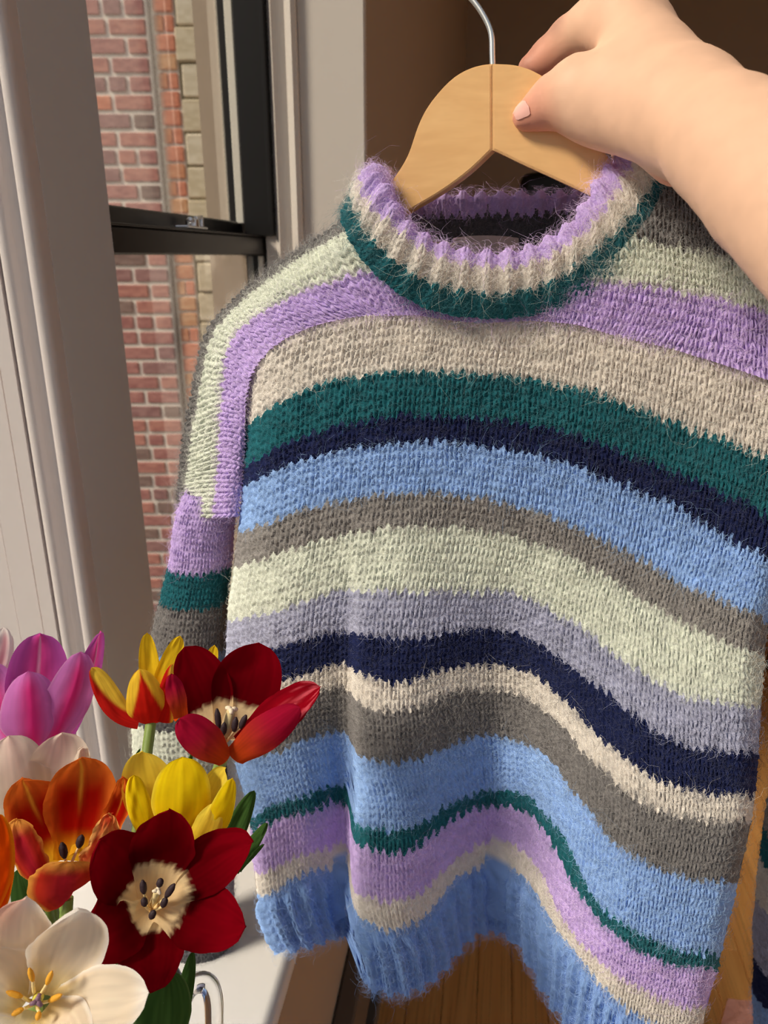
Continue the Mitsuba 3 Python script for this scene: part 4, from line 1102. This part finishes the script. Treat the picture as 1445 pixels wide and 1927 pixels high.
# B: dark red cup seen from the side
Bt = thing('tulip', 'open dark red tulip with black anthers seen from the side, in front of the sweater', 'tulip', G_)
DB = 0.43
petal(Bt, DB, [(412, 1392, -1.2), (400, 1340, -1.6), (378, 1280, -1.8), (348, 1216, -1.4)], 56, -.6, red_in, tip=4, base=.5, seed=11, label='dark red inner side')
petal(Bt, DB, [(432, 1392, -1.4), (450, 1330, -1.9), (472, 1265, -2.0), (486, 1208, -1.5)], 68, -.5, red_in, tip=5, base=.5, seed=12)
petal(Bt, DB, [(448, 1402, -.6), (500, 1366, -.3), (552, 1326, .2), (603, 1292, .6)], 44, -.35, red_streak, tip=3, base=.55, seed=13, ruffle=1.5, roll=-.25)
petal(Bt, DB, [(342, 1350, .5), (338, 1326, .7), (330, 1295, .8), (322, 1268, .6)], 22, .6, red_out, tip=4, base=.7, seed=14, roll=.35)
petal(Bt, DB, [(428, 1430, .2), (400, 1412, 1.3), (366, 1382, 1.9), (338, 1352, 2.1)], 40, .7, red_out, tip=5, base=.5, seed=15, roll=-.25, label='pinkish red outer side, orange at the foot')
petal(Bt, DB, [(438, 1428, .2), (475, 1400, 1.2), (520, 1366, 1.6), (564, 1330, 1.5)], 38, .6, red_out, tip=4, base=.6, seed=16, roll=.2)
pistil(Bt, DB, (424, 1386), (435, 1338), .0031, 'pistil_cream', 'pistil_tip', -.6, -.2)
stamens(Bt, DB, (424, 1396), [(412, 1370, 408, 1334), (420, 1383, 422, 1360), (440, 1376, 444, 1350), (452, 1370, 463, 1346)], zb=-.5, zt=.1)
stem(Bt, 422, 1418, DB + .012, .0036, via=(392, 1500, .468))
# C: slim yellow and red flower
Ct = thing('tulip', 'slender red and yellow flamed tulip standing left of the upper dark red one', 'tulip', G_)
DC = 0.478
petal(Ct, DC, [(282, 1352, -.9), (285, 1310, -1.3), (280, 1245, -1.6), (276, 1190, -1.5)], 22, -.5, flame_in, tip=3.5, base=.8, seed=21)
petal(Ct, DC, [(300, 1350, -.9), (306, 1300, -1.4), (322, 1245, -1.6), (338, 1196, -1.4)], 24, -.5, flame_in, tip=3.5, base=.8, seed=22)
petal(Ct, DC, [(320, 1350, -1.0), (360, 1300, -1.5), (392, 1250, -1.6), (404, 1214, -1.4)], 20, -.5, flame_in, tip=3.5, base=.7, seed=23)
petal(Ct, DC, [(262, 1356, .1), (228, 1342, .4), (198, 1300, .7), (172, 1256, 1.0)], 25, .5, flame_side, tip=3.2, base=.7, seed=24, roll=-.15)
petal(Ct, DC, [(305, 1360, .1), (316, 1330, .5), (324, 1290, .7), (328, 1248, .5)], 26, .6, flame_side, tip=3, base=.8, seed=25, roll=.25)
petal(Ct, DC, [(279, 1363, .2), (277, 1335, 1.2), (270, 1295, 1.5), (262, 1258, 1.2)], 42, .75, flame, tip=2.6, base=.8, seed=26, ridge=.6, wmax=.35)
stem(Ct, 284, 1360, DC, .0034)
stem_c = None
# D: magenta pink flower
Dt = thing('tulip', 'large magenta pink tulip with pale petal edges in front of the fluted casing', 'tulip', G_)
DD = 0.487
petal(Dt, DD, [(62, 1390, -1.0), (66, 1330, -1.6), (72, 1260, -1.7), (76, 1192, -1.2)], 58, -.5, magenta_in, tip=5, base=.6, seed=31, ridge=-.8)
petal(Dt, DD, [(118, 1392, -.6), (148, 1330, -1.0), (172, 1260, -1.0), (190, 1188, -.5)], 30, .5, magenta_in, tip=3, base=.8, seed=32, roll=.6, ridge=.6)
petal(Dt, DD, [(96, 1398, .1), (124, 1340, .4), (146, 1280, .3), (152, 1226, -.1)], 50, .6, magenta, tip=3.2, base=.6, seed=33, roll=.35, ridge=.7)
petal(Dt, DD, [(20, 1390, -.4), (0, 1340, -.6), (-14, 1290, -.6), (-30, 1250, -.3)], 50, .5, magenta, tip=3.2, base=.6, seed=34, roll=-.4)
petal(Dt, DD, [(64, 1408, .2), (62, 1370, 1.3), (58, 1315, 1.6), (54, 1262, 1.1)], 62, .65, magenta, tip=3.2, base=.62, seed=35, ridge=.5, wmax=.4)
stem(Dt, 64, 1404, DD, .0036)
# J: pale pink flower at the left edge
Jt = thing('tulip', 'white and pink tulip cut off by the left edge, above the magenta one', 'tulip', G_)
petal(Jt, .51, [(-14, 1300, 0), (-8, 1260, .2), (2, 1220, .2), (6, 1180, 0)], 24, .4, palepink, tip=3.5, base=.7, seed=41)
petal(Jt, .51, [(-20, 1300, -.3), (0, 1270, -.5), (14, 1225, -.6), (20, 1195, -.5)], 14, -.4, palepink, tip=3.5, base=.9, seed=42, roll=.3)
petal(Jt, .51, [(-40, 1300, 0), (-42, 1260, .3), (-44, 1220, .3), (-44, 1184, 0)], 28, .5, palepink, tip=3.5, base=.7, seed=43)
stem(Jt, -24, 1296, .51, .0032)
# E: white flower behind
Et = thing('tulip', 'cream white tulip with a faint blush between the magenta and the orange-red tulip', 'tulip', G_)
DE = 0.466
petal(Et, DE, [(90, 1560, -.4), (100, 1500, -.8), (112, 1440, -.8), (116, 1380, -.4)], 62, -.4, blush, tip=5, base=.6, seed=51)
petal(Et, DE, [(130, 1540, -.2), (146, 1490, -.3), (155, 1440, -.2), (156, 1406, .2)], 22, .6, blush, tip=4, base=.7, seed=52, ruffle=5, roll=.3)
petal(Et, DE, [(40, 1560, .2), (34, 1500, .7), (26, 1440, .8), (16, 1384, .5)], 66, .55, blush, tip=4, base=.6, seed=53)
petal(Et, DE, [(0, 1560, 0), (-30, 1510, .3), (-50, 1450, .3), (-60, 1400, 0)], 50, .5, blush, tip=4, base=.6, seed=54)
stem(Et, 60, 1556, DE, .0036)
# G: yellow flower
Gt = thing('tulip', 'bright yellow tulip with broad petals behind the big dark red one', 'tulip', G_)
DG = 0.432
petal(Gt, DG, [(318, 1580, -.8), (296, 1530, -1.4), (276, 1470, -1.5), (268, 1414, -1.1)], 52, -.5, yellow_soft, tip=5, base=.5, seed=61)
petal(Gt, DG, [(356, 1580, -.6), (388, 1530, -1.0), (408, 1480, -1.0), (424, 1446, -.6)], 34, -.5, yellow_soft, tip=4, base=.6, seed=62, roll=-.3)
petal(Gt, DG, [(340, 1590, -.2), (340, 1540, .4), (342, 1480, .4), (342, 1424, -.2)], 58, .45, yellow, tip=5, base=.5, seed=63, ridge=.4)
petal(Gt, DG, [(292, 1590, .2), (272, 1545, .7), (258, 1500, .8), (252, 1458, .5)], 25, .7, yellow, tip=5, base=.7, seed=64)
petal(Gt, DG, [(372, 1610, .3), (404, 1560, .8), (426, 1510, .8), (438, 1464, .4)], 30, .6, yellow, tip=3.5, base=.6, seed=65, roll=.5)
petal(Gt, DG, [(364, 1622, .5), (382, 1580, 1.1), (396, 1545, 1.2), (404, 1510, .9)], 32, .6, yellow_soft, tip=3.5, base=.6, seed=66, ruffle=1.5, roll=.15)
stem(Gt, 346, 1610, DG, .0036)
# F: orange-red frilled flower
Ft = thing('tulip', 'orange-red tulip with frilled yellow edges between the white and the yellow tulip', 'tulip', G_)
DF = 0.426
petal(Ft, DF, [(112, 1620, -1.4), (90, 1570, -1.8), (62, 1515, -1.7), (44, 1464, -1.0)], 60, -.55, parrot_in, tip=5, base=.6, seed=71, ruffle=3)
petal(Ft, DF, [(136, 1620, -1.6), (146, 1560, -2.1), (152, 1490, -2.1), (152, 1424, -1.4)], 66, -.45, parrot_in, tip=6, base=.55, seed=72, ruffle=2.5, ridge=.8)
petal(Ft, DF, [(176, 1610, -1.2), (206, 1560, -1.6), (226, 1510, -1.5), (232, 1462, -.9)], 24, -.5, parrot_in, tip=4, base=.8, seed=73, ruffle=3.5, roll=-.3)
petal(Ft, DF, [(92, 1660, .3), (60, 1630, .9), (38, 1580, 1.2), (30, 1540, 1.1)], 34, .7, parrot_out, tip=5, base=.7, seed=74, ruffle=3, roll=-.35)
petal(Ft, DF, [(164, 1650, -.2), (180, 1615, .6), (200, 1570, 1.0), (208, 1530, .9)], 34, .4, parrot_peach, tip=4, base=.7, seed=75, ruffle=6.5, roll=.3)
petal(Ft, DF, [(126, 1696, .2), (120, 1678, 1.4), (122, 1650, 2.0), (126, 1620, 2.1)], 66, .8, parrot_out, tip=6, base=.6, seed=76, ruffle=3, wmax=.35, label='pinkish red outer side with an orange frill')
stamens(Ft, DF, (132, 1632), [(122, 1614, 116, 1586), (148, 1594, 154, 1572)], r=.0023, zb=-1.4, zt=-.2)
stem(Ft, 126, 1690, DF, .0036)
# I: orange flower at the left edge
It = thing('tulip', 'glowing orange tulip cut off by the left edge below the orange-red one', 'tulip', G_)
petal(It, .385, [(-26, 1730, .2), (-10, 1670, .8), (-2, 1600, .9), (-8, 1530, .6)], 32, .6, orange, tip=4, base=.5, seed=81)
petal(It, .385, [(-16, 1735, 0), (6, 1695, .2), (18, 1650, .2), (24, 1622, 0)], 12, .5, orange, tip=3, base=.7, seed=82, roll=.3)
petal(It, .385, [(-60, 1730, .2), (-66, 1670, .8), (-70, 1600, .9), (-70, 1530, .6)], 44, .6, orange, tip=4, base=.5, seed=83)
stem(It, -28, 1730, .385, .0036)
# H: white open flower at the bottom left
Ht = thing('tulip', 'wide open creamy white tulip with orange stamens in the bottom left corner', 'tulip', G_)
DH = 0.357
petal(Ht, DH, [(58, 1876, -1.4), (40, 1810, -1.2), (36, 1745, -.4), (48, 1690, .4)], 66, -.55, white_pink, tip=5, base=.5, seed=91, ruffle=1.0)
petal(Ht, DH, [(84, 1872, -1.4), (112, 1810, -1.1), (136, 1756, -.3), (146, 1708, .5)], 74, -.5, white, tip=6, base=.45, seed=92, ruffle=1.6, roll=.15, curl=1.5)
petal(Ht, DH, [(92, 1890, -1.3), (150, 1888, -.8), (214, 1880, 0), (278, 1868, .7)], 62, -.45, white, tip=5, base=.5, seed=93, ruffle=1.2)
petal(Ht, DH, [(50, 1884, -1.2), (10, 1850, -.6), (-30, 1820, .2), (-70, 1800, .8)], 70, -.5, white_pink, tip=5, base=.5, seed=94)
petal(Ht, DH, [(80, 1904, -1.0), (104, 1930, -.2), (124, 1960, .6), (140, 1995, 1.0)], 62, -.4, white, tip=5, base=.6, seed=95)
petal(Ht, DH, [(54, 1900, -1.1), (30, 1940, -.4), (0, 1980, .3), (-20, 2010, .7)], 62, -.4, white, tip=5, base=.6, seed=96)
pistil(Ht, DH, (72, 1876), (70, 1884), .0025, 'pistil_green', 'pistil_plum', -1.5, .3)
stamens(Ht, DH, (70, 1884), [(62, 1846, 55, 1822), (88, 1852, 98, 1828), (42, 1876, 12, 1866), (44, 1898, 22, 1910), (92, 1884, 116, 1872), (74, 1904, 70, 1920)], dark=False, r=.0014, zb=-1.4, zt=-.1)
stem(Ht, 66, 1900, DH + .02, .0038)
# leaves
for fl, D_, mid, w, cup, kw in [
    (Gt, .44, [(412, 1640, 0), (436, 1580, 0), (458, 1530, .2), (478, 1486, .3)], 27, .5, dict(tip=1.8, roll=.3)),
    (Bt, .43, [(440, 1640, 0), (466, 1600, .1), (486, 1572, .2), (503, 1548, .3)], 17, .6, dict(tip=1.8, roll=-.2)),
    (Bt, .43, [(450, 1640, 0), (470, 1614, .1), (484, 1600, .1), (497, 1588, .2)], 7, .5, dict(tip=1.8)),
    (Ht, .405, [(300, 2010, -.5), (306, 1950, 0), (310, 1890, .5), (312, 1832, .8)], 56, .45, dict(tip=4.0, roll=.1)),
    (A, .42, [(330, 1960, 0), (342, 1900, 0), (352, 1850, 0), (362, 1790, 0)], 19, .5, dict(tip=2.4, roll=.2)),
    (A, .445, [(180, 1960, -.6), (190, 1890, -.4), (200, 1820, -.4), (208, 1760, -.4)], 46, .5, dict(tip=3)),
    (Ft, .44, [(80, 1800, -.3), (60, 1740, 0), (44, 1690, .2), (34, 1636, .3)], 30, .5, dict(tip=2.6, roll=-.2)),
    (Dt, .46, [(120, 1820, -.5), (84, 1760, -.4), (70, 1700, -.4), (66, 1640, -.3)], 34, .4, dict(tip=2.8)),
    (Et, .44, [(240, 1900, -.6), (244, 1850, -.5), (240, 1800, -.4), (232, 1750, -.4)], 40, .4, dict(tip=3)),
    (Ct, .485, [(330, 1500, 0), (350, 1460, 0), (358, 1430, 0), (362, 1412, 0)], 7, .4, dict(tip=1.8)),
    (Ct, .485, [(230, 1480, 0), (246, 1445, 0), (256, 1424, 0), (264, 1408, 0)], 6, .4, dict(tip=1.8))]:
    petal(fl, D_, mid, w, cup, leafgreen, base=.6, name='leaf', mat='leaf', seed=int(w) + 3, **kw)
# the jug
jr, jh = 0.050, float(JUG[2]) - ZS
jug = thing('glass_jug', 'clear glass jug with a looped handle holding the tulips on the white stool', 'jug')
po = [(0.0, 0.001), (0.036, 0.001), (0.044, 0.006), (0.049, 0.03), (0.050, 0.10), (0.048, jh - 0.03), (0.049, jh - 0.004), (0.0478, jh - 0.0005)]
pi = [(0.0455, jh - 0.004), (0.0445, jh - 0.03), (0.046, 0.10), (0.0445, 0.03), (0.036, 0.012), (0.0, 0.010)]
jm = trimesh.creation.revolve(np.array(po + pi), sections=72)
jm.apply_translation((JX, JY, ZS))
obj('body', jm, 'jug_glass', jug, smooth=50)
hpx = [(338, 1892, .452), (350, 1866, .452), (368, 1850, .452), (388, 1850, .452), (400, 1872, .452), (403, 1910, .453), (403, 1990, .457), (396, 2060, .461), (372, 2110, .464), (352, 2120, .465)]
hp_ = np.array([P(*c) for c in hpx])
obj('handle', tube(hp_, [.0062, .006, .0058, .0056, .0054, .0054, .0054, .0055, .006, .0062], 20, n=80), 'jug_glass', jug, smooth=60)
